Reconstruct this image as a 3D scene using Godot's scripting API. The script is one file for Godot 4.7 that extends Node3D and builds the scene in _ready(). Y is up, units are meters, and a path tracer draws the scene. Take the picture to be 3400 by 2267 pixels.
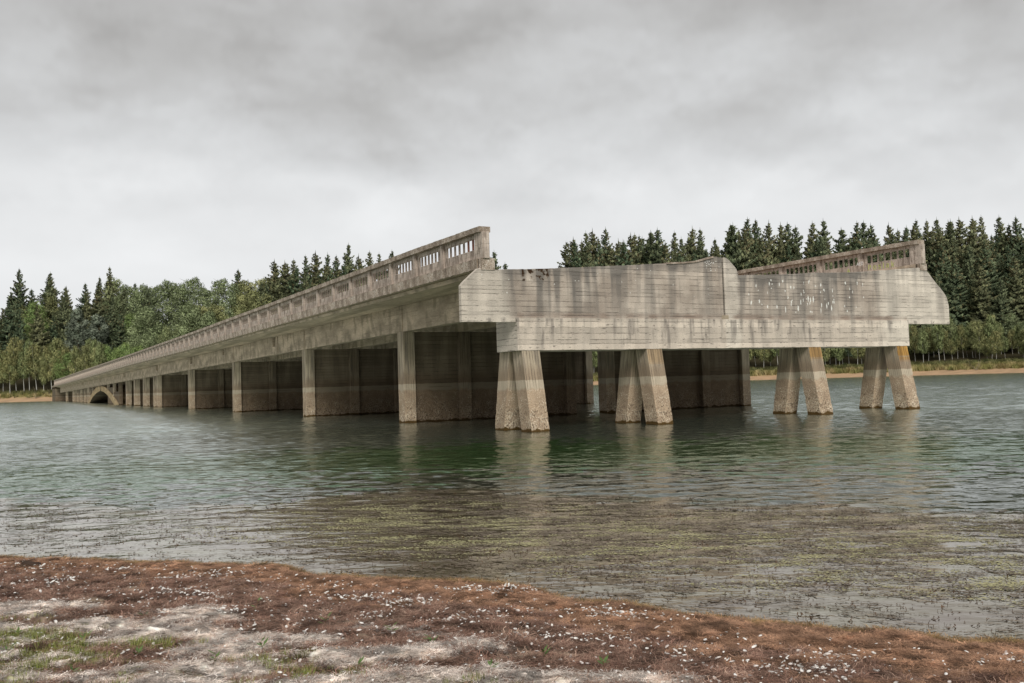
extends Node3D
# A ruined concrete road bridge that ends in mid-air over a reservoir, under an overcast sky.
# Bridge coordinates: b across the bridge, y up, a along it away from the camera; a bridge point is Vector3(b, y, -a).

const TAIL := -12.66          # where the broken end stands (a)
const JOINT := 10.0           # b of the joint between the two carriageways
const UP_R := 0.65            # the right carriageway lies higher by this

var rng := RandomNumberGenerator.new()
var nz := FastNoiseLite.new()     # single octave
var nf := FastNoiseLite.new()     # four octaves
var used := {}
var mats := {}
var bridge: Node3D


class MB:
	var v := PackedVector3Array()
	var n := PackedVector3Array()
	var t := PackedVector2Array()
	var c := PackedColorArray()
	var ix := PackedInt32Array()

	func pt(p: Vector3, nn: Vector3, uv := Vector2.ZERO, col := Color.WHITE) -> int:
		v.append(p); n.append(nn); t.append(uv); c.append(col)
		return v.size() - 1

	func tri(a: int, b: int, d: int) -> void:
		ix.append(a); ix.append(b); ix.append(d)

	# a flat quad that faces «out»
	func quad(a: Vector3, b: Vector3, d: Vector3, e: Vector3, out: Vector3, ua := Vector2.ZERO, ub := Vector2.ZERO, ud := Vector2.ZERO, ue := Vector2.ZERO, col := Color.WHITE) -> void:
		var nn := (d - a).cross(b - a)
		if nn.length_squared() < 1e-14:
			nn = (e - a).cross(d - a)
		nn = nn.normalized()
		var flip := nn.dot(out) < 0.0
		if flip:
			nn = -nn
		var i := pt(a, nn, ua, col)
		pt(b, nn, ub, col); pt(d, nn, ud, col); pt(e, nn, ue, col)
		if flip:
			tri(i, i + 2, i + 1); tri(i, i + 3, i + 2)
		else:
			tri(i, i + 1, i + 2); tri(i, i + 2, i + 3)

	func facet(a: Vector3, b: Vector3, d: Vector3, nn: Vector3, col: Color) -> void:
		var i := pt(a, nn, Vector2.ZERO, col)
		pt(b, nn, Vector2.ZERO, col); pt(d, nn, Vector2.ZERO, col)
		if (d - a).cross(b - a).dot(nn) >= 0.0:
			tri(i, i + 1, i + 2)
		else:
			tri(i, i + 2, i + 1)

	# a hexahedron from 8 corners: bottom ring 0..3, top ring 4..7
	func hexa(p: Array) -> void:
		var m := Vector3.ZERO
		for q in p:
			m += q / 8.0
		for f in [[0, 1, 2, 3], [4, 5, 6, 7], [0, 1, 5, 4], [1, 2, 6, 5], [2, 3, 7, 6], [3, 0, 4, 7]]:
			var mid: Vector3 = (p[f[0]] + p[f[1]] + p[f[2]] + p[f[3]]) / 4.0
			quad(p[f[0]], p[f[1]], p[f[2]], p[f[3]], mid - m)

	func mesh() -> ArrayMesh:
		var arr := []
		arr.resize(Mesh.ARRAY_MAX)
		arr[Mesh.ARRAY_VERTEX] = v; arr[Mesh.ARRAY_NORMAL] = n; arr[Mesh.ARRAY_TEX_UV] = t; arr[Mesh.ARRAY_COLOR] = c; arr[Mesh.ARRAY_INDEX] = ix
		var m := ArrayMesh.new()
		m.add_surface_from_arrays(Mesh.PRIMITIVE_TRIANGLES, arr)
		return m


# ---------------------------------------------------------------- small helpers
func numbered(called: String) -> String:
	used[called] = used.get(called, -1) + 1
	return called if used[called] == 0 else "%s_%03d" % [called, used[called]]


func tag(o: Node, label := "", category := "", group := "", kind := "") -> Node:
	if label: o.set_meta("label", label)
	if category: o.set_meta("category", category)
	if group: o.set_meta("group", group)
	if kind: o.set_meta("kind", kind)
	return o


func part(called: String, m: Mesh, mat: Material, parent: Node = null) -> MeshInstance3D:
	var o := MeshInstance3D.new()
	o.mesh = m
	o.material_override = mat
	o.cast_shadow = GeometryInstance3D.SHADOW_CASTING_SETTING_ON
	if parent == null:
		o.name = numbered(called)
		add_child(o, true)
	else:
		var key := str(parent.get_instance_id()) + called
		used[key] = used.get(key, -1) + 1
		o.name = called if used[key] == 0 else "%s_%03d" % [called, used[key]]
		parent.add_child(o, true)
	return o


func thing(called: String, at: Vector3, turn: float, label: String, category: String, group := "") -> Node3D:
	var o := Node3D.new()
	o.name = numbered(called)
	add_child(o, true)
	o.position = at
	o.rotation.y = turn
	tag(o, label, category, group)
	return o


func scatter(called: String, m: Mesh, mat: Material, at: Array, cols: PackedColorArray, parent: Node = null) -> MultiMeshInstance3D:
	var mm := MultiMesh.new()
	mm.transform_format = MultiMesh.TRANSFORM_3D
	mm.use_colors = true
	mm.mesh = m
	mm.instance_count = at.size()
	for i in at.size():
		mm.set_instance_transform(i, at[i])
		mm.set_instance_color(i, cols[i])
	var o := MultiMeshInstance3D.new()
	o.multimesh = mm
	o.material_override = mat
	if parent == null:
		o.name = numbered(called)
		add_child(o, true)
	else:
		o.name = called
		parent.add_child(o, true)
	o.set_meta("kind", "stuff")
	return o


func curve(tab: Array, x: float) -> float:            # piecewise linear: [x0, y0, x1, y1, ...]
	if x <= tab[0]:
		return tab[1]
	for i in range(2, tab.size(), 2):
		if x < tab[i]:
			return lerpf(tab[i - 1], tab[i + 1], (x - tab[i - 2]) / (tab[i] - tab[i - 2]))
	return tab[tab.size() - 1]


func rf(a: float, b: float) -> float:
	return rng.randf_range(a, b)


func B(b: float, y: float, a: float) -> Vector3:
	return Vector3(b, y, -a)


func paint(col: Color, rough := 0.9) -> StandardMaterial3D:
	var m := StandardMaterial3D.new()
	m.albedo_color = col
	m.roughness = rough
	m.metallic_specular = 0.3
	return m


func tinted(rough := 0.9, backlight := 0.0) -> StandardMaterial3D:      # colour from the vertices and copies
	var m := StandardMaterial3D.new()
	m.vertex_color_use_as_albedo = true
	m.roughness = rough
	m.metallic_specular = 0.25
	m.cull_mode = BaseMaterial3D.CULL_DISABLED
	if backlight > 0.0:
		m.backlight_enabled = true
		m.backlight = Color(backlight, backlight, backlight)
	return m


# two textures from one function of the pixel: its colour (sRGB) and, in alpha, its height
func bake(w: int, h: int, fn: Callable) -> Array:
	var a := PackedByteArray()
	var b := PackedByteArray()
	a.resize(w * h * 3)
	b.resize(w * h)
	var i := 0
	for y in h:
		for x in w:
			var c: Color = fn.call(x, y)
			a[i * 3] = clampi(int(c.r * 255.0), 0, 255)
			a[i * 3 + 1] = clampi(int(c.g * 255.0), 0, 255)
			a[i * 3 + 2] = clampi(int(c.b * 255.0), 0, 255)
			b[i] = clampi(int(c.a * 255.0), 0, 255)
			i += 1
	return [ImageTexture.create_from_image(Image.create_from_data(w, h, false, Image.FORMAT_RGB8, a)), ImageTexture.create_from_image(Image.create_from_data(w, h, false, Image.FORMAT_L8, b))]


func stone(tex: Array, relief: float) -> StandardMaterial3D:
	var m := StandardMaterial3D.new()
	m.albedo_texture = tex[0]
	m.roughness = 0.92
	m.metallic_specular = 0.25
	m.heightmap_enabled = true
	m.heightmap_texture = tex[1]
	m.heightmap_scale = relief
	return m


# ---------------------------------------------------------------- the measured profiles of the bridge along a
func y_coping(a: float) -> float:
	return curve([-13.0, 7.83, -6.0, 7.87, 12.0, 7.82, 50.0, 7.76, 107.0, 7.82, 183.0, 8.03, 220.0, 8.15, 294.0, 8.28, 380.0, 8.5], a)

func y_cornice(a: float) -> float:
	return curve([-13.0, 6.62, 12.0, 6.58, 50.0, 6.46, 107.0, 6.55, 183.0, 6.48, 294.0, 6.4, 380.0, 6.35], a)

func y_fascia(a: float) -> float:         # underside of the cornice
	return curve([-13.0, 6.22, 12.0, 6.17, 50.0, 6.1, 107.0, 6.2, 183.0, 6.05, 294.0, 5.95, 380.0, 5.9], a)

func y_edge(a: float) -> float:           # bottom of the strip under the cornice
	return curve([-13.0, 6.02, 12.0, 6.0, 50.0, 5.96, 107.0, 6.0, 183.0, 5.82, 294.0, 5.72, 380.0, 5.65], a)

func y_soffit(a: float) -> float:         # where the slab meets the outer girder
	return curve([-13.0, 5.93, 0.0, 5.95, 45.0, 5.8, 90.0, 5.7, 182.0, 5.56, 300.0, 5.38, 380.0, 5.3], a)

func y_girder(a: float) -> float:         # underside of the girders
	return curve([-13.0, 4.66, 0.0, 4.64, 45.0, 4.46, 93.0, 4.31, 219.0, 3.87, 284.0, 3.62, 380.0, 3.3], a)

func wall_top(b: float) -> float:
	if b < JOINT:
		return curve([-2.72, 5.56, -2.67, 5.64, -2.0, 6.22, -1.9, 6.24, -1.2, 6.2, 0.9, 6.31, 3.15, 6.46, 6.2, 6.67, 7.8, 6.77, 8.5, 6.85, 9.6, 7.12, 9.97, 7.07], b)
	return curve([10.04, 7.1, 10.2, 7.1, 10.4, 6.98, 10.82, 6.6, 10.84, 6.33, 13.6, 6.45, 15.5, 6.58, 18.1, 6.68, 20.9, 6.9, 22.9, 7.06, 23.49, 6.92, 23.8, 6.62, 24.1, 6.36, 24.5, 6.02, 24.77, 5.78, 24.93, 5.58, 25.02, 5.4, 25.05, 5.0], b)


# ---------------------------------------------------------------- materials
func mixc(a: Color, b: Color, k: float) -> Color:
	return a.lerp(b, clampf(k, 0.0, 1.0))


func make_materials() -> void:
	# board rows of the formwork on the end wall
	var rows := PackedFloat32Array()
	var y := 2.9
	rng.seed = 5
	while y < 7.4:
		rows.append(y)
		y += rf(0.13, 0.26)
	var w := 1792
	var h := 288
	var tone := PackedFloat32Array()
	for i in rows.size() + 1:
		tone.append(rf(-0.035, 0.035))
	var drops := []
	for i in 56:
		drops.append([rf(11.2, 19.0), rf(4.7, 6.2), rf(0.015, 0.04), rf(0.02, 0.09)])
	for i in 14:
		drops.append([rf(13.3, 17.0), rf(4.8, 5.5), rf(0.02, 0.045), rf(0.04, 0.16)])
	for i in 30:
		drops.append([rf(-2.5, 10.0), rf(5.2, 6.9), rf(0.01, 0.022), rf(0.01, 0.03)])
	for i in 24:
		drops.append([rf(9.0, 9.8), rf(6.4, 6.9), rf(0.01, 0.03), rf(0.01, 0.03)])
	var row_of := PackedInt32Array()
	var row_d := PackedFloat32Array()
	for py in h:
		var yy := 7.3 - (py + 0.5) / h * 4.3
		var r := 0
		while r < rows.size() - 1 and rows[r + 1] < yy:
			r += 1
		row_of.append(r)
		row_d.append(minf(yy - rows[r], (rows[r + 1] - yy) if r + 1 < rows.size() else 1.0))
	var wall := func(px: int, py: int) -> Color:
		var b := -2.8 + (px + 0.5) / w * 27.9
		var yy := 7.3 - (py + 0.5) / h * 4.3
		var d := maxf(wall_top(b) - yy, 0.0)
		var low := smoothstep(4.40, 4.34, yy + 0.035 * nz.get_noise_2d(b * 1.7, 3.0))
		var pale := maxf(maxf(smoothstep(-0.35, -0.95, b), smoothstep(19.2, 20.6, b + 0.3 * nz.get_noise_2d(yy, 9.0))), smoothstep(9.95, 10.1, b) * smoothstep(11.0, 10.7, b + 0.1 * nz.get_noise_2d(yy * 2.0, 5.0)))
		var cloud := nf.get_noise_2d(b * 0.55, yy * 0.5)
		var c := mixc(Color(0.62, 0.57, 0.525), Color(0.745, 0.695, 0.645), 0.45 + cloud * 1.2 + pale * 0.5)
		c = mixc(c, Color(0.785, 0.735, 0.68), low * 0.75)
		c = mixc(c, Color(0.82, 0.785, 0.735), pale * 0.5)
		# rain streaks run down from the broken top edge
		var st := smoothstep(-0.05, 0.42, nz.get_noise_2d(b * 1.15, yy * 0.1)) * exp(-d * 0.55)
		st += 0.5 * smoothstep(0.05, 0.5, nz.get_noise_2d(b * 3.0 + 40.0, yy * 0.3)) * exp(-d * 0.4)
		st += 0.75 * smoothstep(0.6, 0.0, d + 0.25 * nz.get_noise_2d(b * 1.1, 77.0))
		st += 0.5 * smoothstep(0.15, 0.4, nz.get_noise_2d(b * 0.8 + 9.0, 50.0)) * smoothstep(4.0, 5.0, yy)
		st *= lerpf(1.0, 0.35, pale)
		c = mixc(c, Color(0.38, 0.365, 0.35), minf(st, 1.3) * 0.58)
		c = mixc(c, Color(0.33, 0.31, 0.30), low * 0.45 * smoothstep(0.05, 0.5, nf.get_noise_2d(b * 2.0 + 70.0, yy * 0.35)) * smoothstep(3.2, 4.3, yy + 0.8 * nz.get_noise_2d(b * 1.7, 31.0)))
		var strip := smoothstep(4.36, 4.42, yy) * smoothstep(4.62, 4.52, yy + 0.03 * nz.get_noise_2d(b * 3.0, 8.0)) * smoothstep(-0.5, -0.2, b) * smoothstep(21.9, 21.7, b)
		c = mixc(c, Color(0.55, 0.485, 0.44), strip * (0.45 + 0.5 * nz.get_noise_2d(b * 1.4, 61.0)))
		var r := row_of[py]
		var g := 1.0 + tone[r] * 2.0 + 0.06 * nz.get_noise_2d(b * 14.0, yy * 30.0) + 0.05 * nf.get_noise_2d(b * 30.0, yy * 30.0) + 0.05 * nz.get_noise_2d(b * 0.9 + r * 17.0, r * 5.0)
		var on := smoothstep(-0.12, 0.12, nz.get_noise_2d(b * 0.75 + r * 31.7, r * 3.3)) * (0.65 + 0.35 * smoothstep(-0.3, 0.3, nz.get_noise_2d(b * 6.0, r * 9.0)))
		var line := smoothstep(0.022, 0.008, row_d[py]) * on
		c = c * g
		c = mixc(c, Color(0.16, 0.14, 0.125), line * 0.36)
		# patches where the skin has come off
		var scab := smoothstep(0.40, 0.56, nf.get_noise_2d(b * 2.2 + 5.0, yy * 9.0))
		c = mixc(c, Color(0.27, 0.255, 0.24), scab * (0.2 + 0.25 * low))
		if b > -0.1 and b < 1.2 and d < 0.45:
			c = mixc(c, Color(0.23, 0.17, 0.12), smoothstep(0.05, 0.35, nf.get_noise_2d(b * 4.0, yy * 4.0) + 0.25 - d))
		for q in drops:
			var dx: float = (b - q[0]) / q[2]
			if dx > -1.3 and dx < 1.3:
				var dy: float = (yy - q[1]) / q[3]
				if dx * dx + dy * dy < 1.0 + 0.8 * nz.get_noise_2d(b * 30.0, yy * 18.0):
					c = mixc(c, Color(0.93, 0.93, 0.91), 0.8)
		var hh := 0.6 - 0.45 * line - 0.25 * scab + tone[r] * 2.0 + 0.14 * nf.get_noise_2d(b * 12.0, yy * 20.0)
		return Color(c.r, c.g, c.b, hh)
	mats.wall = stone(bake(w, h, wall), 3.0)

	# pier concrete: stain bands stand at their height above the water, boards run upwards or along
	for up in [true, false]:
		var pw := 512 if up else 704
		var ph := 640
		var span := 4.0 if up else 8.0
		var edges := PackedFloat32Array()
		for i in 64:
			edges.append(rf(-1.0, 1.0))
		var pier := func(px: int, py: int) -> Color:
			var x := (px + 0.5) / pw * span
			var yy := 5.0 - (py + 0.5) / ph * 6.0
			var ang := x / span * TAU
			var rx := cos(ang) * span / TAU
			var ry := sin(ang) * span / TAU
			var wob := 0.04 * nz.get_noise_3d(rx * 2.0, ry * 2.0, 2.0) + 0.012 * nz.get_noise_3d(rx * 15.0, ry * 15.0, 1.0)
			var c := mixc(Color(0.585, 0.535, 0.465), Color(0.69, 0.635, 0.555), 0.5 + 1.3 * nf.get_noise_3d(rx * 0.9, ry * 0.9, yy * 0.25))
			var run := smoothstep(0.08, 0.45, nz.get_noise_3d(rx * 6.0, ry * 6.0, yy * 0.35))
			c = mixc(c, Color(0.40, 0.37, 0.34), run * (0.42 if up else 0.14) * smoothstep(1.9, 2.6, yy))
			c = mixc(c, Color(0.47, 0.39, 0.32), smoothstep(2.75, 2.15, yy + wob * 3.0) * 0.45)
			c = mixc(c, Color(0.71, 0.66, 0.585), smoothstep(1.985, 1.965, yy + wob * 0.4) * 0.85)
			var lowest := smoothstep(1.7, 1.55, yy + wob * 2.0)
			c = mixc(c, Color(0.60, 0.52, 0.44), lowest * 0.92)
			c = mixc(c, Color(0.68, 0.595, 0.505), lowest * smoothstep(-0.1, 0.4, nf.get_noise_3d(rx * 1.3, ry * 1.3, yy * 1.3 + 30.0)) * 0.8)
			var deep := smoothstep(1.55, 0.25, yy)
			var mussel := smoothstep(0.26 - 0.2 * deep, 0.5 - 0.2 * deep, nf.get_noise_3d(rx * 17.0, ry * 17.0, yy * 13.0) + 0.25 * nz.get_noise_3d(rx * 1.5, ry * 1.5, yy * 1.6)) * lowest
			c = mixc(c, Color(0.84, 0.78, 0.70), mussel * 0.75)
			var dark := smoothstep(0.18, 0.42, nf.get_noise_3d(rx * 14.0 + 9.0, ry * 14.0, yy * 10.0 + 40.0)) * lowest * deep
			c = mixc(c, Color(0.20, 0.165, 0.13), dark * 0.75)
			c = mixc(c, Color(0.31, 0.235, 0.13), smoothstep(0.13, 0.07, yy + wob * 1.5 + 0.02 * nz.get_noise_3d(rx * 6.0, ry * 6.0, 4.0)))
			var bw := 0.125 if up else 0.2
			var q := x / bw if up else (yy + 2.0) / bw
			var bi := int(q)
			var dd := absf(q - roundf(q)) * bw
			var on := smoothstep(-0.2, 0.2, nz.get_noise_2d((yy if up else x) * 0.9, bi * 7.7)) * smoothstep(1.2, 1.9, yy)
			var line := smoothstep(0.014, 0.004, dd) * on
			c = mixc(c, Color(0.22, 0.195, 0.17), line * 0.5)
			c = c * (1.0 + 0.05 * edges[bi % 64] * smoothstep(1.4, 2.0, yy) + 0.09 * nf.get_noise_3d(rx * 22.0, ry * 22.0, yy * 22.0))
			return Color(c.r, c.g, c.b, 0.5 - 0.3 * line + 0.25 * mussel - 0.25 * dark + lowest * 0.35 * nf.get_noise_3d(rx * 9.0, ry * 9.0, yy * 9.0) + 0.1 * nf.get_noise_3d(rx * 22.0, ry * 22.0, yy * 22.0))
		mats["column" if up else "infill"] = stone(bake(pw, ph, pier), 3.5)

	# parapet, cornice and girder: tiles that repeat along the bridge, laid on by planes
	var two := func(n: FastNoiseLite, x: float, y2: float, fx: float, fy: float, o: float) -> float:
		var k := smoothstep(0.7, 1.0, x)
		var v := n.get_noise_3d(x * fx, y2 * fy, o)
		return v if k <= 0.0 else lerpf(v, n.get_noise_3d((x - 1.0) * fx, y2 * fy, o), k)
	var tile := func(kind: int, px: int, py: int) -> Color:
		var x := px / 512.0
		var y2 := py / 256.0
		var o := kind * 37.0
		var n1: float = two.call(nf, x, y2, 5.0, 2.0, o)
		var n2: float = two.call(nf, x, y2, 40.0, 14.0, o + 5.0)
		var n3: float = two.call(nf, x, y2, 110.0, 55.0, o + 9.0)
		var c: Color
		var hh := 0.5
		if kind == 2:                                    # girders: grey beige, boards along
			c = mixc(Color(0.56, 0.53, 0.475), Color(0.69, 0.65, 0.585), 0.5 + 1.4 * n1)
			c = mixc(c, Color(0.45, 0.43, 0.38), smoothstep(0.15, 0.5, two.call(nz, x, y2, 22.0, 1.6, o + 3.0)) * 0.5)
		elif kind == 0:                                  # parapet panels: brown grey
			c = mixc(Color(0.60, 0.555, 0.515), Color(0.71, 0.66, 0.615), 0.5 + 1.4 * n1)
			c = mixc(c, Color(0.40, 0.355, 0.32), smoothstep(0.1, 0.5, two.call(nz, x, y2, 30.0, 3.0, o + 3.0)) * 0.5)
		else:                                            # coping and cornice: weathered, lichen spots
			c = mixc(Color(0.47, 0.425, 0.38), Color(0.63, 0.575, 0.52), 0.5 + 1.4 * n1)
			c = mixc(c, Color(0.34, 0.295, 0.25), smoothstep(0.05, 0.4, n2) * 0.7)
			c = mixc(c, Color(0.88, 0.88, 0.85), smoothstep(0.36, 0.46, n3 + 0.35 * n1) * 0.85)
		c = c * (1.0 + 0.10 * n2 + 0.12 * n3)
		if kind != 1:
			var q := y2 * (9.0 if kind == 2 else 12.0)
			var row := floorf(q + 0.5)
			var on := smoothstep(0.0, 0.3, two.call(nz, x, row * 9.0, 7.0, 1.0, o + 20.0))
			var line := smoothstep(0.07, 0.015, absf(q - roundf(q))) * on
			c = mixc(c, Color(0.24, 0.22, 0.20), line * 0.27)
			c = c * (1.0 + 0.025 * nz.get_noise_2d(floorf(q) * 17.0, kind * 3.0))
			hh -= 0.3 * line
		return Color(c.r, c.g, c.b, hh + 0.2 * n3 + 0.15 * n2)
	for k in 3:
		var m := stone(bake(512, 256, func(px, py): return tile.call(k, px, py)), 2.5)
		m.uv1_triplanar = true
		var s: float = [0.25, 0.3, 0.0625][k]
		m.uv1_scale = Vector3(s, 0.5, s)
		m.uv1_triplanar_sharpness = 8.0
		m.albedo_color = Color(1.16, 1.15, 1.15).linear_to_srgb()
		mats[["parapet", "coping", "girder"][k]] = m
	mats.dark = paint(Color(0.2, 0.19, 0.17))
	mats.tan = mats.girder.duplicate()
	mats.infill.albedo_color = Color(0.66, 0.645, 0.63)  # darkened so that the shade under the deck sits in the colour
	mats.column.vertex_color_use_as_albedo = true
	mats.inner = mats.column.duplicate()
	mats.inner.albedo_color = Color(0.70, 0.685, 0.67)  # same concrete as the columns, under-bridge shade put into its colour
	mats.girder.albedo_color = Color(1.25, 1.14, 1.08).linear_to_srgb()
	mats.leaf = tinted(0.75, 0.7)
	mats.bark = tinted(0.95)
	mats.weed = tinted(0.9)
	mats.soil = tinted(0.95)


# ---------------------------------------------------------------- bridge pieces
# an upright or leaning square pillar with chipped edges; lo/hi = [b0, b1, a0, a1] at y0 and y1
func pillar(lo: Array, hi: Array, y0: float, y1: float, step: float, chip: float, sd: int, lichen := 0.0) -> ArrayMesh:
	var mb := MB.new()
	var n := maxi(1, int(round((y1 - y0) / step)))
	var last: PackedVector3Array
	var us := PackedFloat32Array()
	for k in n + 1:
		var q := float(k) / n
		var y := lerpf(y0, y1, q)
		var b0 := lerpf(lo[0], hi[0], q)
		var b1 := lerpf(lo[1], hi[1], q)
		var a0 := lerpf(lo[2], hi[2], q)
		var a1 := lerpf(lo[3], hi[3], q)
		var ring := PackedVector3Array()
		var cs := [[b0, a0, 1, 1], [b1, a0, -1, 1], [b1, a1, -1, -1], [b0, a1, 1, -1]]
		for i in 4:
			var wear := smoothstep(2.3, 1.2, y)
			var e: float = 0.014 + chip * (0.15 + 0.8 * wear) * maxf(0.0, -0.12 + nf.get_noise_3d(sd * 7.3 + i * 31.0, y * 1.9, 5.0) * 1.6)
			var f := e * (0.7 + 0.5 * nz.get_noise_2d(y * 3.0, sd + i * 9.0))
			var cb: float = cs[i][0]
			var ca: float = cs[i][1]
			var p := B(cb, y, ca + cs[i][3] * f)
			var r := B(cb + cs[i][2] * e, y, ca)
			if i % 2 == 0:
				ring.append(p); ring.append(r)
			else:
				ring.append(r); ring.append(p)
		if k == 0:
			var u := sd * 0.37
			for i in 9:
				us.append(u)
				u += ring[i % 8].distance_to(ring[(i + 1) % 8])
		else:
			var mid := B((b0 + b1) / 2, y, (a0 + a1) / 2)
			var ym := lerpf(y0, y1, float(k - 1) / n)
			for i in 8:
				var j := (i + 1) % 8
				var out := (ring[i] + ring[j]) / 2 - mid
				mb.quad(last[i], last[j], ring[j], ring[i], out, Vector2(us[i] / 4.0, (5.0 - ym) / 6.0), Vector2(us[i + 1] / 4.0, (5.0 - ym) / 6.0), Vector2(us[i + 1] / 4.0, (5.0 - y) / 6.0), Vector2(us[i] / 4.0, (5.0 - y) / 6.0), Color.WHITE.lerp(Color(1.05, 0.66, 0.24), lichen * smoothstep(2.45, 2.75, y + 0.25 * nz.get_noise_2d(y * 4.0, sd + i))) if out.z > absf(out.x) else Color.WHITE)
		last = ring
	for i in range(1, 7):
		var uv := Vector2(0.5, (5.0 - y1) / 6.0)
		mb.quad(last[0], last[i], last[i + 1], last[i + 1], Vector3.UP, uv, uv, uv, uv)
	return mb.mesh()


# a slab of wall between two columns, textured by its height
func panel_wall(b0: float, b1: float, a0: float, a1: float, y0: float, y1: float, off: float, span := 8.0) -> MB:
	var mb := MB.new()
	var uvf := func(u: float, y: float) -> Vector2: return Vector2(u / span + off, (5.0 - y) / 6.0)
	for f in [[b0, a0, b1, a0, Vector3(0, 0, 1)], [b1, a1, b0, a1, Vector3(0, 0, -1)], [b0, a1, b0, a0, Vector3(-1, 0, 0)], [b1, a0, b1, a1, Vector3(1, 0, 0)]]:
		var l: float = absf(f[2] - f[0]) + absf(f[3] - f[1])
		mb.quad(B(f[0], y0, f[1]), B(f[2], y0, f[3]), B(f[2], y1, f[3]), B(f[0], y1, f[1]), f[4], uvf.call(f[0], y0), uvf.call(f[0] + l, y0), uvf.call(f[0] + l, y1), uvf.call(f[0], y1))
	var q: Vector2 = uvf.call(b0, y1)
	mb.quad(B(b0, y1, a0), B(b1, y1, a0), B(b1, y1, a1), B(b0, y1, a1), Vector3.UP, q, q, q, q)
	return mb


func box(b0: float, b1: float, y0: float, y1: float, a0: float, a1: float) -> MB:
	var mb := MB.new()
	mb.hexa([B(b0, y0, a0), B(b1, y0, a0), B(b1, y0, a1), B(b0, y0, a1), B(b0, y1, a0), B(b1, y1, a0), B(b1, y1, a1), B(b0, y1, a1)])
	return mb


# a beam along a whose top and bottom follow two profiles
func beam(mb: MB, b0: float, b1: float, bot: Callable, top: Callable, a0: float, a1: float, step: float, rough := 0.0) -> void:
	var n := maxi(1, int(ceil((a1 - a0) / step)))
	for k in n:
		var p := lerpf(a0, a1, float(k) / n)
		var q := lerpf(a0, a1, float(k + 1) / n)
		var r := func(x: float, s: float) -> float: return rough * nf.get_noise_2d(x * 3.7, s)
		var lp: float = bot.call(p) + r.call(p, 1.0)
		var lq: float = bot.call(q) + r.call(q, 1.0)
		var hp: float = top.call(p) + r.call(p, 9.0)
		var hq: float = top.call(q) + r.call(q, 9.0)
		var ip: float = r.call(p, 20.0)
		var iq: float = r.call(q, 20.0)
		mb.quad(B(b0 + ip, lp, p), B(b0 + iq, lq, q), B(b0 + iq, hq, q), B(b0 + ip, hp, p), Vector3(-1, 0, 0))
		mb.quad(B(b1 - ip, lp, p), B(b1 - iq, lq, q), B(b1 - iq, hq, q), B(b1 - ip, hp, p), Vector3(1, 0, 0))
		mb.quad(B(b0 + ip, hp, p), B(b0 + iq, hq, q), B(b1 - iq, hq, q), B(b1 - ip, hp, p), Vector3.UP)
		mb.quad(B(b0 + ip, lp, p), B(b0 + iq, lq, q), B(b1 - iq, lq, q), B(b1 - ip, lp, p), Vector3.DOWN)
		if k == 0:
			mb.quad(B(b0 + ip, lp, p), B(b1 - ip, lp, p), B(b1 - ip, hp, p), B(b0 + ip, hp, p), Vector3(0, 0, 1))
		if k == n - 1:
			mb.quad(B(b0 + iq, lq, q), B(b1 - iq, lq, q), B(b1 - iq, hq, q), B(b0 + iq, hq, q), Vector3(0, 0, -1))


func plus(f: Callable, d: float) -> Callable:
	return func(a: float) -> float: return f.call(a) + d


# the broken end wall of one carriageway
func end_wall(b0: float, b1: float, front: float, back: float) -> ArrayMesh:
	var mb := MB.new()
	var n := int((b1 - b0) / 0.12)
	var uvf := func(b: float, y: float) -> Vector2: return Vector2((b + 2.8) / 27.9, (7.3 - y) / 4.3)
	for k in n:
		var p := lerpf(b0, b1, float(k) / n)
		var q := lerpf(b0, b1, float(k + 1) / n)
		var tp := wall_top(p) + 0.022 * nf.get_noise_2d(p * 3.0, 1.0)
		var tq := wall_top(q) + 0.022 * nf.get_noise_2d(q * 3.0, 1.0)
		var bp := 4.21 if (p < -0.5 or p > 21.8) else 4.3
		var bq := bp
		var rp := 0.012 + 0.03 * maxf(0.0, nf.get_noise_2d(p * 4.0, 7.0))       # the rounded, broken lip
		var rq := 0.012 + 0.03 * maxf(0.0, nf.get_noise_2d(q * 4.0, 7.0))
		mb.quad(B(p, bp, front), B(q, bq, front), B(q, tq - rq, front), B(p, tp - rp, front), Vector3(0, 0, 1), uvf.call(p, bp), uvf.call(q, bq), uvf.call(q, tq - rq), uvf.call(p, tp - rp))
		mb.quad(B(p, tp - rp, front), B(q, tq - rq, front), B(q, tq, front + rq), B(p, tp, front + rp), Vector3(0, 0.3, 1), uvf.call(p, tp - 0.01), uvf.call(q, tq - 0.01), uvf.call(q, tq), uvf.call(p, tp))
		mb.quad(B(p, tp, front + rp), B(q, tq, front + rq), B(q, tq, back), B(p, tp, back), Vector3.UP, uvf.call(p, 4.3), uvf.call(q, 4.3), uvf.call(q, 4.25), uvf.call(p, 4.25))
		mb.quad(B(p, bp, back), B(q, bq, back), B(q, tq, back), B(p, tp, back), Vector3(0, 0, -1), uvf.call(p, bp), uvf.call(q, bq), uvf.call(q, tq), uvf.call(p, tp))
		mb.quad(B(p, bp, front), B(q, bq, front), B(q, bq, back), B(p, bp, back), Vector3.DOWN, uvf.call(p, bp), uvf.call(q, bq), uvf.call(q, bq), uvf.call(p, bp))
	for e in [[b0, -1.0], [b1, 1.0]]:
		var x: float = e[0]
		var t := wall_top(x)
		mb.quad(B(x, 4.21, front), B(x, 4.21, back), B(x, t, back), B(x, t, front), Vector3(e[1], 0, 0), uvf.call(x, 4.21), uvf.call(x + 0.2, 4.21), uvf.call(x + 0.2, t), uvf.call(x, t))
	return mb.mesh()


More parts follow.
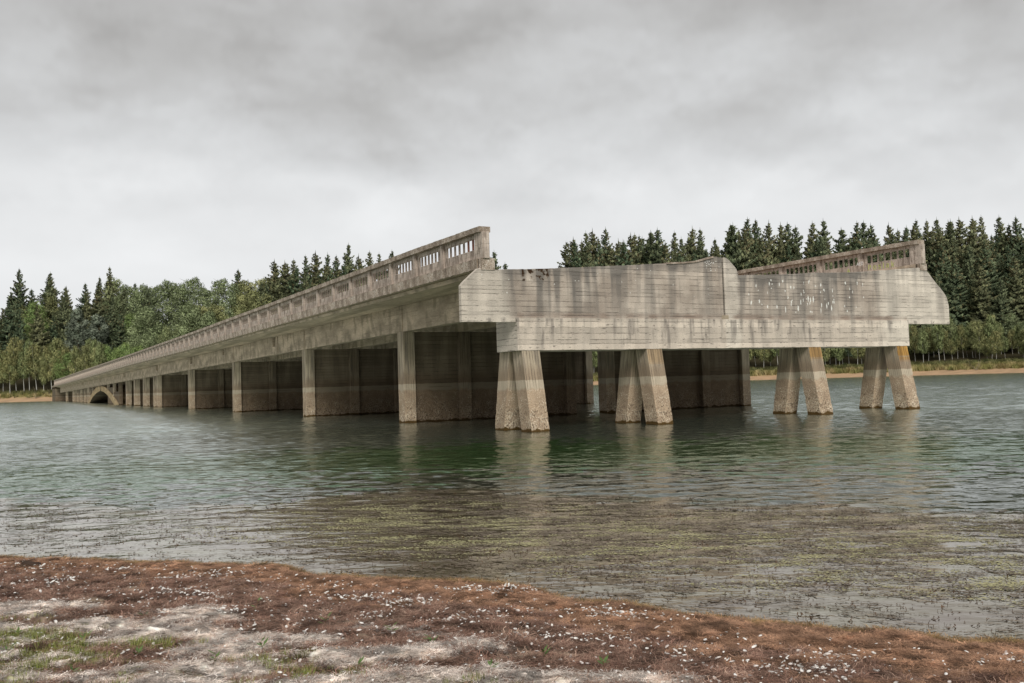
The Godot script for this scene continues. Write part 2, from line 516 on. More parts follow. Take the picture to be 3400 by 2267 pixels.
func pier(b0: float, gaps: Array, a: float, depth: float, wid: float, recess: float, sd: int) -> void:
	var top := y_girder(a) - 0.004
	var n := gaps.size()
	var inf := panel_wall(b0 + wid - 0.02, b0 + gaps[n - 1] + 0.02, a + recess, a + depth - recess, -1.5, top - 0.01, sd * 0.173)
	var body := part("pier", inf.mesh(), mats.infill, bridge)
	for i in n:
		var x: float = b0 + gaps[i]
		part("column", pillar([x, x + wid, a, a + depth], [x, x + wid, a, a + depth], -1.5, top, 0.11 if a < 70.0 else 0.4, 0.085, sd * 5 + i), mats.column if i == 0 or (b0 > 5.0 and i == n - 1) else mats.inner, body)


func build_bridge() -> void:
	bridge = thing("bridge", Vector3(-5.4937, 0, -46.7121), 0.4977, "long derelict concrete road bridge standing in the reservoir, its near end broken off", "bridge")
	rng.seed = 11
	# ---- end wall, beam, legs
	part("end_wall", end_wall(-2.72, 9.94, TAIL, TAIL + 0.2), mats.wall, bridge)
	part("end_wall", end_wall(10.05, 25.04, TAIL + 0.012, TAIL + 0.212), mats.wall, bridge)
	var jb := box(9.9, 10.1, 4.7, 6.9, TAIL + 0.09, TAIL + 0.19)
	part("joint_filler", jb.mesh(), mats.dark, bridge)
	var nose := MB.new()
	beam(nose, -1.86, -1.28, func(_a): return 6.2, func(a): return 6.63 - 0.05 * (a - TAIL) , TAIL - 0.03, TAIL + 0.24, 0.1, 0.05)
	part("cornice_end", nose.mesh(), mats.coping, bridge)
	var nose2 := MB.new()
	beam(nose2, 22.95, 23.46, func(_a): return 6.95, func(_a): return 7.27, TAIL - 0.02, TAIL + 0.24, 0.1, 0.05)
	part("cornice_end", nose2.mesh(), mats.coping, bridge)
	var lip := MB.new()                                    # slab edge that sticks out near the crest
	for k in 14:
		var p := lerpf(6.9, 9.45, k / 14.0)
		var q := lerpf(6.9, 9.45, (k + 1) / 14.0)
		var yp := wall_top(p) + 0.01 * nf.get_noise_2d(p * 5, 3)
		var yq := wall_top(q) + 0.01 * nf.get_noise_2d(q * 5, 3)
		lip.hexa([B(p, yp - 0.03, TAIL - 0.05), B(q, yq - 0.03, TAIL - 0.05), B(q, yq - 0.03, TAIL + 0.3), B(p, yp - 0.03, TAIL + 0.3), B(p, yp + 0.04, TAIL - 0.04), B(q, yq + 0.04, TAIL - 0.04), B(q, yq + 0.04, TAIL + 0.3), B(p, yp + 0.04, TAIL + 0.3)])
	part("broken_slab_edge", lip.mesh(), mats.coping, bridge)
	var uvf := func(b: float, y: float) -> Vector2: return Vector2((b + 2.8) / 27.9, (7.3 - y) / 4.3)
	var cb := MB.new()
	var ff := TAIL - 0.015
	for k in 90:
		var p := lerpf(-0.39, 21.86, k / 90.0)
		var q := lerpf(-0.39, 21.86, (k + 1) / 90.0)
		var tp := 4.37 + 0.03 * nf.get_noise_2d(p * 2, 4)
		var tq := 4.37 + 0.03 * nf.get_noise_2d(q * 2, 4)
		var lp := 3.11 + 0.012 * nf.get_noise_2d(p * 3, 14)
		var lq := 3.11 + 0.012 * nf.get_noise_2d(q * 3, 14)
		cb.quad(B(p, lp, ff), B(q, lq, ff), B(q, tq, ff), B(p, tp, ff), Vector3(0, 0, 1), uvf.call(p, lp), uvf.call(q, lq), uvf.call(q, tq), uvf.call(p, tp))
		cb.quad(B(p, tp, ff), B(q, tq, ff), B(q, tq, ff + 0.3), B(p, tp, ff + 0.3), Vector3.UP, uvf.call(p, tp), uvf.call(q, tq), uvf.call(q, tq), uvf.call(p, tp))
		cb.quad(B(p, lp, ff), B(q, lq, ff), B(q, lq, -10.95), B(p, lp, -10.95), Vector3.DOWN, uvf.call(p, 3.5), uvf.call(q, 3.5), uvf.call(q, 3.2), uvf.call(p, 3.2))
	for e in [[-0.39, -1.0], [21.86, 1.0]]:
		cb.quad(B(e[0], 3.11, ff), B(e[0], 3.11, -10.95), B(e[0], 4.37, -10.95), B(e[0], 4.37, ff), Vector3(e[1], 0, 0), uvf.call(21.6, 4.6), uvf.call(23.2, 4.6), uvf.call(23.2, 5.7), uvf.call(21.6, 5.7))
	cb.quad(B(-0.39, 3.11, -10.95), B(21.86, 3.11, -10.95), B(21.86, 4.37, -10.95), B(-0.39, 4.37, -10.95), Vector3(0, 0, -1), uvf.call(-0.39, 3.11), uvf.call(21.8, 3.11), uvf.call(21.8, 4.37), uvf.call(-0.39, 4.37))
	cb.quad(B(-0.39, 4.37, ff + 0.3), B(21.86, 4.37, ff + 0.3), B(21.86, 4.37, -10.95), B(-0.39, 4.37, -10.95), Vector3.UP)
	part("crossbeam", cb.mesh(), mats.wall, bridge)
	part("bearing_block", box(-0.2, 21.7, 4.38, 4.66, TAIL + 0.22, -11.1).mesh(), mats.girder, bridge)
	part("mortar_patch", box(9.82, 10.2, 4.375, 4.545, TAIL - 0.01, TAIL + 0.1).mesh(), mats.girder, bridge)
	for i in 4:
		var b0: float = [-0.21, 5.71, 14.95, 20.91][i]
		var b1 := b0 + 0.79
		part("leg", pillar([b0, b1, -13.25 - 0.19 * 1.1, -12.42 - 0.175 * 1.1], [b0, b1, -12.66, -11.88], -1.1, 3.11, 0.08, 0.06, 40 + i, [0.0, 0.35, 0.75, 0.95][i]), mats.column, bridge)
		part("leg", pillar([b0 + 0.012, b1 - 0.012, -11.0 + 0.21 * 1.1, -10.17 + 0.2 * 1.1], [b0 + 0.012, b1 - 0.012, -11.65, -10.8], -1.1, 3.11, 0.08, 0.07, 50 + i), mats.column, bridge)
	# ---- decks
	for side in 2:
		var d := MB.new()
		var st := PackedFloat32Array()
		var a := TAIL + 0.2
		while a < 402.0:
			st.append(a)
			a += 0.35 if a < 30.0 else 1.5 if a < 80.0 else 8.0
		st.append(402.0)
		var last := []
		for k in st.size():
			a = st[k]
			var j := 0.035 if a < 60.0 else 0.0
			var r1 := j * nf.get_noise_2d(a * 2.0, 31.0 + side)
			var r2 := j * nf.get_noise_2d(a * 2.0, 41.0 + side)
			var pr := []
			if side == 0:
				pr = [[0.2, y_soffit(a) + 0.002], [-1.62, y_edge(a) + r1 * 0.4], [-1.66, y_fascia(a) - 0.03], [-1.62, y_fascia(a)], [-1.9 + r1, y_fascia(a) + r2], [-1.9 + r1 * 0.5, y_cornice(a) + r2], [-1.25, y_cornice(a)], [-1.2, y_cornice(a) - 0.47], [9.97, y_cornice(a) + 0.17], [9.97, y_cornice(a) - 0.2], [9.6, y_soffit(a) + 0.3], [0.4, y_soffit(a) + 0.004]]
			else:
				var u := UP_R
				pr = [[22.9, y_soffit(a) + u], [23.1, y_edge(a) + u], [23.15, y_fascia(a) + u], [23.5, y_fascia(a) + u + r2], [23.5 - r1, y_cornice(a) + u + r2], [22.9, y_cornice(a) + u], [22.85, y_cornice(a) + u - 0.45], [10.04, y_cornice(a) - 0.4], [10.04, y_cornice(a) - 0.7], [12.3, y_soffit(a) + 0.2]]
			var ring := PackedVector3Array()
			for q in pr:
				ring.append(B(q[0], q[1], a))
			if k > 0:
				var mid := Vector3.ZERO
				for q in ring:
					mid += q / ring.size()
				for i in ring.size():
					var i2 := (i + 1) % ring.size()
					var e := ring[i2] - ring[i]
					var out := Vector3(e.y, -e.x, 0) * (-1.0 if side == 0 else 1.0)
					d.quad(last[i], last[i2], ring[i2], ring[i], out)
			last = ring
		part("deck", d.mesh(), mats.girder, bridge)
	var cor := MB.new()                                    # the cornice face has the weathered look of the coping
	beam(cor, -1.925, -1.86, plus(y_fascia, 0.006), plus(y_cornice, 0.012), TAIL + 0.22, 60.0, 0.2, 0.03)
	beam(cor, -1.915, -1.86, plus(y_fascia, 0.0), plus(y_cornice, 0.012), 60.0, 401.0, 6.0)
	part("cornice", cor.mesh(), mats.coping, bridge)
	# ---- girders of the outer face in segments with hinge pockets, then the inner ones
	var joints := [-12.44, 24.8, 43.6, 60.0, 86.8, 127.8, 177.0, 232.0, 292.0, 328.0, 367.0]
	for k in joints.size() - 1:
		var a0: float = joints[k]
		var a1: float = joints[k + 1]
		var gap := 0.0 if k == 0 else 0.2 + a0 * 0.003
		var g := MB.new()
		var lo: Callable = y_girder
		var hi: Callable = y_soffit
		if k == 0:
			beam(g, 0.0, 0.45, lo, hi, a0, a1, 4.0)
		else:
			var pk := 0.85 if a0 < 50.0 else 1.3 + a0 * 0.006
			beam(g, 0.0, 0.45, lo, hi, a0 + gap, a0 + pk, 4.0)
			beam(g, 0.0, 0.45, lo, plus(hi, -0.72 if k != 2 else -0.5), a0 + pk, a0 + pk * 2.0, 4.0)
			if k == 2:
				beam(g, 0.09, 0.45, plus(lo, 0.7), plus(hi, -0.5), a0 + pk * 0.7, a0 + pk, 4.0)
			beam(g, 0.0, 0.45, lo, hi, a0 + pk * 2.0, a1, 8.0)
		var gi := part("girder", g.mesh(), mats.girder, bridge)
		for pa in [-11.9, 0.03, 17.72, 40.42, 63.92]:
			if pa > a0 and pa < a1:
				var pb := MB.new()
				beam(pb, -0.035, 0.01, plus(lo, 0.012), plus(hi, -0.01), pa, pa + 0.8, 2.0)
				part("pilaster", pb.mesh(), mats.girder, gi)
	for b in [3.1, 6.3, 9.5, 12.3, 15.6, 19.1, 22.4]:
		var g := MB.new()
		var u := 0.5 if b > 10.0 else 0.25
		beam(g, b, b + 0.45, y_girder, plus(y_soffit, u), -12.4, 367.0, 20.0)
		part("girder", g.mesh(), mats.girder, bridge)
	# ---- piers
	var sd := 1
	for a in [0.0, 17.7, 40.4, 63.9, 89.4, 92.7]:
		pier(0.0, [0.0, 3.14, 6.4, 9.62], a, 0.83, 0.62, 0.3, sd)
		pier(12.26, [0.0, 3.4, 7.0, 10.19], a, 0.83, 0.62, 0.3, sd + 1)
		sd += 2
	for a in [103.8, 115.5, 127.4, 218.1, 231.4, 247.0, 262.6, 279.0, 283.8, 325.2]:
		pier(0.0, [0.0, 4.8, 9.62], a, 1.1, 0.85, 0.42, sd)
		sd += 1
	# ---- arch, its spandrel wall and the short columns on it
	var ins := [140.0, -2.0, 149.4, 0.0, 156.0, 0.94, 163.6, 1.93, 172.0, 2.6, 180.0, 2.86, 190.0, 2.42, 201.0, 1.57, 212.0, 0.05, 222.0, -2.0]
	var exs := [130.0, -2.0, 140.3, 0.1, 152.0, 1.75, 162.4, 3.03, 170.0, 3.62, 179.5, 3.9, 186.0, 3.84, 192.5, 3.62, 203.7, 2.45, 218.4, 0.07, 228.0, -2.0]
	var ar := MB.new()
	var vault := MB.new()
	var auv := func(a: float, y: float) -> Vector2: return Vector2(a / 16.0, (5.0 - y) / 6.0)
	for k in 46:
		var p := 136.0 + k * 2.0
		var q := p + 2.0
		var ip := curve(ins, p); var iq := curve(ins, q)
		var ep := maxf(curve(exs, p), ip + 0.05); var eq := maxf(curve(exs, q), iq + 0.05)
		if p < 140.0: ip = -2.0
		if q < 140.0: iq = -2.0
		if p > 222.0: ip = -2.0
		if q > 222.0: iq = -2.0
		ar.quad(B(0, ip, p), B(0, iq, q), B(0, eq, q), B(0, ep, p), Vector3(-1, 0, 0), auv.call(p, ip), auv.call(q, iq), auv.call(q, eq), auv.call(p, ep))
		ar.quad(B(0, ep, p), B(0, eq, q), B(22.5, eq, q), B(22.5, ep, p), Vector3.UP, auv.call(p, ep), auv.call(q, eq), auv.call(q, eq), auv.call(p, ep))
		vault.quad(B(0.02, ip, p), B(0.02, iq, q), B(22.5, iq, q), B(22.5, ip, p), Vector3.DOWN, auv.call(p, ip), auv.call(q, iq), auv.call(q, iq), auv.call(p, ip))
		ar.quad(B(22.5, ip, p), B(22.5, iq, q), B(22.5, eq, q), B(22.5, ep, p), Vector3(1, 0, 0), auv.call(p, ip), auv.call(q, iq), auv.call(q, eq), auv.call(p, ep))
	var arch := part("arch", ar.mesh(), mats.tan, bridge)
	part("vault", vault.mesh(), mats.infill, arch)  # the darkened infill paints the shade inside the arch
	part("vault_light_stop", panel_wall(21.8, 22.3, 140.0, 222.0, -1.5, 2.2, 0.3).mesh(), mats.infill, arch)  # added wall that keeps light from entering at the far side
	part("crown_joint", box(-0.02, 0.1, 2.8, 3.88, 179.4, 180.6).mesh(), mats.dark, arch)
	for s in [[139.5, 140.6, 4.2, 0.0], [140.6, 152.0, 2.45, 0.12], [152.0, 163.4, 3.35, 0.12]]:
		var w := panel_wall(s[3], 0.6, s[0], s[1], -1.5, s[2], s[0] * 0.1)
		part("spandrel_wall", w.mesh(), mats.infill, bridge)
	for s in [[150.3, 151.4, 2.3], [162.4, 163.6, 3.0], [203.6, 204.8, 2.3], [214.0, 215.2, 0.4]]:
		part("short_column", pillar([0.02, 0.5, s[0], s[1]], [0.02, 0.5, s[0], s[1]], s[2] - 0.6, y_girder(s[0]) - 0.004, 0.6, 0.03, int(s[0])), mats.column, bridge)
	# ---- abutment at the far end
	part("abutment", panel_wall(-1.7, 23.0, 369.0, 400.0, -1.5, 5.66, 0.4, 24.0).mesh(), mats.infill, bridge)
	build_railing(false)
	build_railing(true)


# the parapet of one side: coping > posts, low panels, upper rails, balusters
func build_railing(right: bool) -> void:
	var u := UP_R if right else 0.0
	var bc := 23.15 if right else -1.65                       # its middle line
	var end := 84.0 if right else 378.0
	var cm := MB.new()
	var top := plus(y_coping, u)
	var under := func(a: float) -> float: return top.call(a) - 0.205 * (top.call(a) - y_cornice(a) - u) / 1.22
	beam(cm, bc - 0.25, bc + 0.25, under, top, TAIL + 0.02, 40.0, 0.22, 0.022)
	beam(cm, bc - 0.245, bc + 0.245, under, top, 40.0, end, 2.95)
	var rail := part("railing", cm.mesh(), mats.coping, bridge)
	tag(rail, "right railing, seen from its road side" if right else "left railing, seen from outside")
	var foot := plus(y_cornice, u)
	var ep := MB.new()
	beam(ep, bc - 0.145, bc + 0.145, foot, plus(under, -0.002), TAIL - 0.06, TAIL + 0.62, 0.7, 0.02)
	beam(ep, bc - 0.11, bc + 0.11, plus(foot, 0.002), plus(under, -0.02), TAIL - 0.1, TAIL - 0.06, 0.7)
	part("end_post", ep.mesh(), mats.parapet, rail)
	var k := 0
	var a := -9.05
	var bars := 0
	var bar: ArrayMesh
	var bb := MB.new()
	bb.hexa([Vector3(-0.03, 0, 0.04), Vector3(0.03, 0, 0.04), Vector3(0.03, 0, -0.04), Vector3(-0.03, 0, -0.04), Vector3(-0.03, 1, 0.04), Vector3(0.03, 1, 0.04), Vector3(0.03, 1, -0.04), Vector3(-0.03, 1, -0.04)])
	bar = bb.mesh()
	var rest := []
	var left := TAIL + 0.62
	while a < end:
		var pm := MB.new()
		beam(pm, bc - 0.13, bc + 0.13, foot, plus(under, -0.004), a, a + 0.3, 0.4, 0.012 if a < 40.0 else 0.0)
		beam(pm, bc - 0.15, bc + 0.15, plus(foot, 0.004), plus(under, -0.02), a + 0.08, a + 0.22, 0.4)
		part("post", pm.mesh(), mats.parapet, rail)
		# the bay between this post and the one before it
		var p := left
		var q := a
		var s: float = (top.call((p + q) / 2) - foot.call((p + q) / 2)) / 1.24
		var lowtop := func(x: float) -> float: return foot.call(x) + 0.44 * s
		var upbot := func(x: float) -> float: return foot.call(x) + 0.86 * s
		var lm := MB.new()
		beam(lm, bc - 0.035, bc + 0.035, foot, lowtop, p, q, 9.0)
		part("low_panel", lm.mesh(), mats.parapet, rail)
		var um := MB.new()
		beam(um, bc - 0.035, bc + 0.035, upbot, plus(under, -0.004), p, q, 9.0)
		part("upper_rail", um.mesh(), mats.parapet, rail)
		var sm := MB.new()                                   # the blank strip against the far post
		beam(sm, bc - 0.032, bc + 0.032, plus(lowtop, -0.01), plus(upbot, 0.01), q - 0.2, q, 9.0)
		part("panel_edge", sm.mesh(), mats.parapet, rail)
		sm = MB.new()
		beam(sm, bc - 0.032, bc + 0.032, plus(lowtop, -0.01), plus(upbot, 0.01), p, p + 0.1, 9.0)
		part("panel_edge", sm.mesh(), mats.parapet, rail)
		for i in 6:
			var x := lerpf(p + 0.1, q - 0.2, (i + 0.75) / 6.5)
			var y0: float = lowtop.call(x) - 0.02
			var y1: float = upbot.call(x) + 0.02
			var tr := Transform3D(Basis.from_scale(Vector3(1, y1 - y0, 1)), B(bc, y0, x))
			if bars < (246 if not right else 54):
				var o := part("baluster", bar, mats.parapet, rail)
				o.transform = tr
				if not right and k == 0 and i < 2:
					o.material_override = mats.rust
				bars += 1
			else:
				rest.append(tr)
		left = a + 0.3
		a += 2.95
		k += 1
	var rm := MB.new()
	for tr in rest:
		var q8 := []
		for y in [0.0, 1.0]:
			for c in [[-0.03, 0.045], [0.03, 0.045], [0.03, -0.045], [-0.03, -0.045]]:
				q8.append(tr * Vector3(c[0], y, c[1]))
		rm.hexa(q8)
	tag(part("far_balusters", rm.mesh(), mats.parapet, rail), "", "", "", "stuff")
	if right:
		graffiti("Poslak", Color(0.74, 0.77, 0.45), 0.40, -10.15, 0.0, rail)
		graffiti("AED", Color(0.92, 0.92, 0.92), 0.26, -8.9, 0.055, rail)
		graffiti("A", Color(0.70, 0.76, 0.40), 0.32, -8.0, 0.0, rail)


func graffiti(text: String, col: Color, size: float, a: float, out: float, rail: Node) -> void:
	var t := TextMesh.new()
	t.text = text
	t.depth = 0.004
	t.font_size = 48
	t.pixel_size = size / 48.0
	var f := SystemFont.new()
	f.font_names = PackedStringArray(["Droid Sans"])
	var fv := FontVariation.new()
	fv.base_font = f
	fv.spacing_glyph = 13 if out == 0.0 else 0
	t.font = fv
	var m := part("graffiti", t, paint(col), rail)
	m.rotation.y = -PI / 2.0
	m.position = B(23.15 - 0.038 - out - (0.06 if out > 0.0 else 0.0), y_cornice(a) + UP_R + (0.2 if out == 0.0 else 0.47), a)
	m.set_meta("label", ("lime scrawl reading " if out == 0.0 else "white tag reading ") + text)


# ---------------------------------------------------------------- ground, water, shore
const EDGE := [-60.0, -32.0, -20.0, -17.0, -12.0, -13.2, -6.14, -11.05, -4.63, -10.6, -3.46, -10.25, -2.59, -10.0, -2.03, -9.45, -1.24, -9.1, -0.39, -8.9, 0.0, -8.62, 0.36, -8.05, 0.86, -7.86, 1.26, -7.47, 1.69, -7.2, 2.24, -6.9, 2.72, -6.74, 3.03, -6.52, 3.44, -6.4, 5.0, -5.7, 9.0, -4.2, 20.0, -1.0, 60.0, 8.0]
const FAR := [-1.6, 300.0, -1.2, 340.0, -0.9, 385.0, -0.554, 408.0, -0.48, 395.0, -0.3, 378.0, -0.2, 370.0, 0.0, 360.0, 0.1, 355.0, 0.26, 350.0, 0.34, 338.0, 0.44, 322.0, 0.554, 300.0, 0.8, 240.0, 1.2, 170.0, 1.6, 120.0]

func shore_s(x: float, z: float) -> float:          # metres up the near beach from the waterline
	return (z - curve(EDGE, x)) * 0.9 + 0.07 * nz.get_noise_2d(x * 2.2, 70.0) + 0.03 * nz.get_noise_2d(x * 9.0, 30.0)


func near_y(x: float, z: float) -> float:
	var s := shore_s(x, z)
	var y := curve([-6.0, -0.9, -1.0, -0.16, 0.0, 0.0, 0.18, 0.05, 0.5, 0.075, 1.5, 0.12, 3.5, 0.2, 8.0, 0.34, 40.0, 2.0], s)
	if s > -0.4:
		var k := smoothstep(-0.1, 0.5, s)
		y += k * (0.030 * nf.get_noise_2d(x * 1.1, z * 2.2) + 0.042 * nf.get_noise_2d(x * 4.0, z * 8.0) + 0.034 * maxf(0.0, mat_field(x, z) - 0.05))
	return y


# how thick the bleached, dried weed lies here
func mat_field(x: float, z: float) -> float:
	var s := shore_s(x, z)
	var k := smoothstep(1.9, 3.0, s + 0.2 * x * (-0.15)) * smoothstep(2.6, 0.2, x)
	return clampf(k * 0.62 + nf.get_noise_2d(x * 0.75 + 20.0, z * 2.0) * 1.5 * smoothstep(1.6, 2.4, s) - 0.28, 0.0, 1.0)


func grass_field(x: float, z: float) -> float:
	var s := shore_s(x, z)
	return clampf(smoothstep(2.6, 3.6, s) * (0.25 + nf.get_noise_2d(x * 0.9 + 90.0, z * 2.1 + 5.0) * 2.6) * smoothstep(1.4, -1.2, x + 0.3), 0.0, 1.0)


func ground_col(x: float, z: float) -> Color:
	var s := shore_s(x, z)
	var n1 := nf.get_noise_2d(x * 1.4, z * 3.0)
	var n2 := nf.get_noise_2d(x * 11.0, z * 14.0)
	var c := Color(0.075, 0.052, 0.022)                               # wet rim
	c = c.lerp(Color(0.36, 0.205, 0.125), smoothstep(0.05, 0.4, s + n1 * 0.2))
	c = c.lerp(Color(0.17, 0.115, 0.09), smoothstep(1.0, 1.9, s + n1 * 0.9 - 0.05 * x))
	c = c.lerp(Color(0.27, 0.21, 0.155), smoothstep(0.06, 0.4, n1) * smoothstep(0.8, 1.8, s))       # bare sand between
	c = c.lerp(Color(0.70, 0.62, 0.55), smoothstep(0.08, 0.2, mat_field(x, z)))
	c = c.lerp(Color(0.20, 0.20, 0.07), smoothstep(0.15, 0.6, grass_field(x, z)) * 0.75)
	return c * clampf(1.0 + 1.3 * n2 + 0.8 * nf.get_noise_2d(x * 5.0, z * 9.0), 0.25, 2.0)


func grid(xs: PackedFloat32Array, zs: PackedFloat32Array, hf: Callable, cf: Callable, uv: Vector2) -> MB:
	var mb := MB.new()
	var w := xs.size()
	for z in zs:
		for x in xs:
			var p := Vector3(x, hf.call(x, z), z)
			mb.v.append(p)
			mb.t.append(Vector2(x / uv.x, z / uv.y))
			mb.c.append(cf.call(x, z))
	mb.n.resize(mb.v.size())
	for j in zs.size():
		for i in w:
			var l := mb.v[j * w + maxi(i - 1, 0)]
			var r := mb.v[j * w + mini(i + 1, w - 1)]
			var u := mb.v[maxi(j - 1, 0) * w + i]
			var d := mb.v[mini(j + 1, zs.size() - 1) * w + i]
			var n := (d - u).cross(r - l).normalized()
			mb.n[j * w + i] = n if n.y > 0.0 else -n
	for j in zs.size() - 1:
		for i in w - 1:
			var k := j * w + i
			mb.tri(k, k + 1, k + w + 1)
			mb.tri(k, k + w + 1, k + w)
	return mb


func steps(knots: Array) -> PackedFloat32Array:      # [x0, step, x1, step, x2 ...]
	var out := PackedFloat32Array()
	for i in range(0, knots.size() - 2, 2):
		var n := int(round((knots[i + 2] - knots[i]) / knots[i + 1]))
		for k in n:
			out.append(lerpf(knots[i], knots[i + 2], float(k) / n))
	out.append(knots[knots.size() - 1])
	return out


func weed_zone(x: float, z: float) -> float:          # 1 where the weed grows up to the surface
	var e := curve([-60.0, -40.0, -9.2, -16.6, -6.1, -14.9, -4.1, -15.2, -2.9, -16.0, -1.4, -16.4, 0.8, -14.8, 2.6, -13.6, 4.8, -12.7, 6.3, -11.6, 20.0, -8.0, 60.0, 5.0], x)
	return smoothstep(-1.7, 1.0, z - e + 1.3 * nf.get_noise_2d(x * 0.45, z * 0.9))


func water_col(x: float, z: float) -> Color:
	var deep := Color(0.050, 0.105, 0.040)
	var k := weed_zone(x, z)
	if k <= 0.0:
		return deep
	var w := Color(0.27, 0.215, 0.16).lerp(Color(0.34, 0.30, 0.20), 0.5 + nf.get_noise_2d(x * 0.8, z * 1.6))
	return deep.lerp(w, smoothstep(0.2, 0.7, k))


func swell(x: float, z: float) -> float:
	var k := weed_zone(x, z)
	var wide := smoothstep(22.0, 20.0, absf(x)) * smoothstep(-46.0, -42.0, z)
	if wide <= 0.0:
		return 0.05 * nz.get_noise_2d(x * 0.8, z * 0.6) * smoothstep(-60.0, -58.0, z) * smoothstep(56.0, 52.0, absf(x)) * smoothstep(-30.0, -40.0, z)
	var ph := (z + 0.10 * x + 0.9 * nz.get_noise_2d(x * 0.16, z * 0.2)) * 6.6
	var rim := smoothstep(0.0, 0.35, k) * (1.0 - smoothstep(0.55, 1.0, k))
	var h := 0.006 * sin(ph) * rim
	h += 0.0120 * nz.get_noise_2d(x * 0.6 + 0.3 * z, z * 1.5) + 0.0115 * nz.get_noise_2d(x * 1.3 - 0.6 * z + 40.0, z * 3.0) + 0.0062 * nz.get_noise_2d(x * 2.8 + 0.8 * z + 9.0, z * 5.6)
	h = h * wide * (1.0 - 0.93 * smoothstep(0.4, 0.95, k))
	return h


func build_water() -> void:
	var n1 := FastNoiseLite.new()
	n1.seed = 4
	n1.frequency = 0.009
	n1.fractal_octaves = 5
	n1.fractal_gain = 0.5
	var img := n1.get_seamless_image(2048, 2048, false, false, 0.1, true)
	img.bump_map_to_normal_map(9.0)
	var tex := ImageTexture.create_from_image(img)
	var ms := []
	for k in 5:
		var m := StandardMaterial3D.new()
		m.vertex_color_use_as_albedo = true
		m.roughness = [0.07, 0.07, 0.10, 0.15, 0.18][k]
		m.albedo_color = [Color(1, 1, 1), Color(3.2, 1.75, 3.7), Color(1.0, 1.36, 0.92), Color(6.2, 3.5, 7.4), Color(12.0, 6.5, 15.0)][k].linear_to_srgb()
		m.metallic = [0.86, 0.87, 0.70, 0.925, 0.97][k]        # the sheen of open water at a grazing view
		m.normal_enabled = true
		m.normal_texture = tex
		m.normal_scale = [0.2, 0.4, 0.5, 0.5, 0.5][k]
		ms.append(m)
	# one sheet near the beach, finer; the weed bed lies calm, the open water roughens with distance
	var near := grid(steps([-100.0, 4.0, -56.0, 0.5, -22.0, 0.1, 22.0, 0.5, 56.0, 4.0, 100.0]), steps([-60.0, 0.5, -46.0, 0.15, -22.0, 0.07, -5.0, 1.0, 10.0]), swell, water_col, Vector2(26.0, 15.0))
	var sets := [PackedInt32Array(), PackedInt32Array(), PackedInt32Array(), PackedInt32Array(), PackedInt32Array()]
	for i in range(0, near.ix.size(), 3):
		var p := near.v[near.ix[i]]
		if p.z > curve(EDGE, p.x) + 1.6:
			continue
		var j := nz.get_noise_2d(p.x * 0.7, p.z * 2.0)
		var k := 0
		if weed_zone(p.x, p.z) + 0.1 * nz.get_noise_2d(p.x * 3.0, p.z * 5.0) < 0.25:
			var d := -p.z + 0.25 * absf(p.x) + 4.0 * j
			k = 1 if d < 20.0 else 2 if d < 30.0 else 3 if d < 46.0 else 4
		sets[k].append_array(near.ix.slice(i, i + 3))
	for k in 5:
		near.ix = sets[k]
		tag(part("shallow_water" if k == 0 else "lake_water", near.mesh(), ms[k]), "", "", "", "structure")
	var mid := grid(steps([-100.0, 0.6, 100.0]), steps([-170.0, 1.6, -110.0, 0.9, -60.0]), func(x, z): return 0.075 * nz.get_noise_2d(x * 0.62, z * 0.42) * smoothstep(-170.0, -120.0, z) * smoothstep(-60.0, -62.0, z) * smoothstep(100.0, 85.0, absf(x)), func(_x, _z): return Color(0.050, 0.105, 0.040), Vector2(26.0, 15.0))
	tag(part("lake_water", mid.mesh(), ms[4]), "", "", "", "structure")
	var far := grid(steps([-900.0, 80.0, 900.0]), steps([-600.0, 43.0, -170.0]), func(_x, _z): return 0.0, func(_x, _z): return Color(0.050, 0.105, 0.040), Vector2(26.0, 15.0))
	tag(part("lake_water", far.mesh(), ms[4]), "", "", "", "structure")
	for s in [-1.0, 1.0]:
		var wing := grid(steps([s * 500.0 - 400.0, 80.0, s * 500.0 + 400.0]), steps([-170.0, 55.0, -60.0]), func(_x, _z): return 0.0, func(_x, _z): return Color(0.050, 0.105, 0.040), Vector2(26.0, 15.0))
		tag(part("lake_water", wing.mesh(), ms[4]), "", "", "", "structure")
	# the lake goes on to both sides of the beach
	for s in [-1.0, 1.0]:
		var side := grid(steps([s * 480.0 - 420.0, 60.0, s * 480.0 + 420.0]), steps([-60.0, 30.0, 60.0]), func(_x, _z): return 0.0, func(_x, _z): return Color(0.050, 0.105, 0.040), Vector2(26.0, 15.0))
		tag(part("lake_water", side.mesh(), ms[4]), "", "", "", "structure")


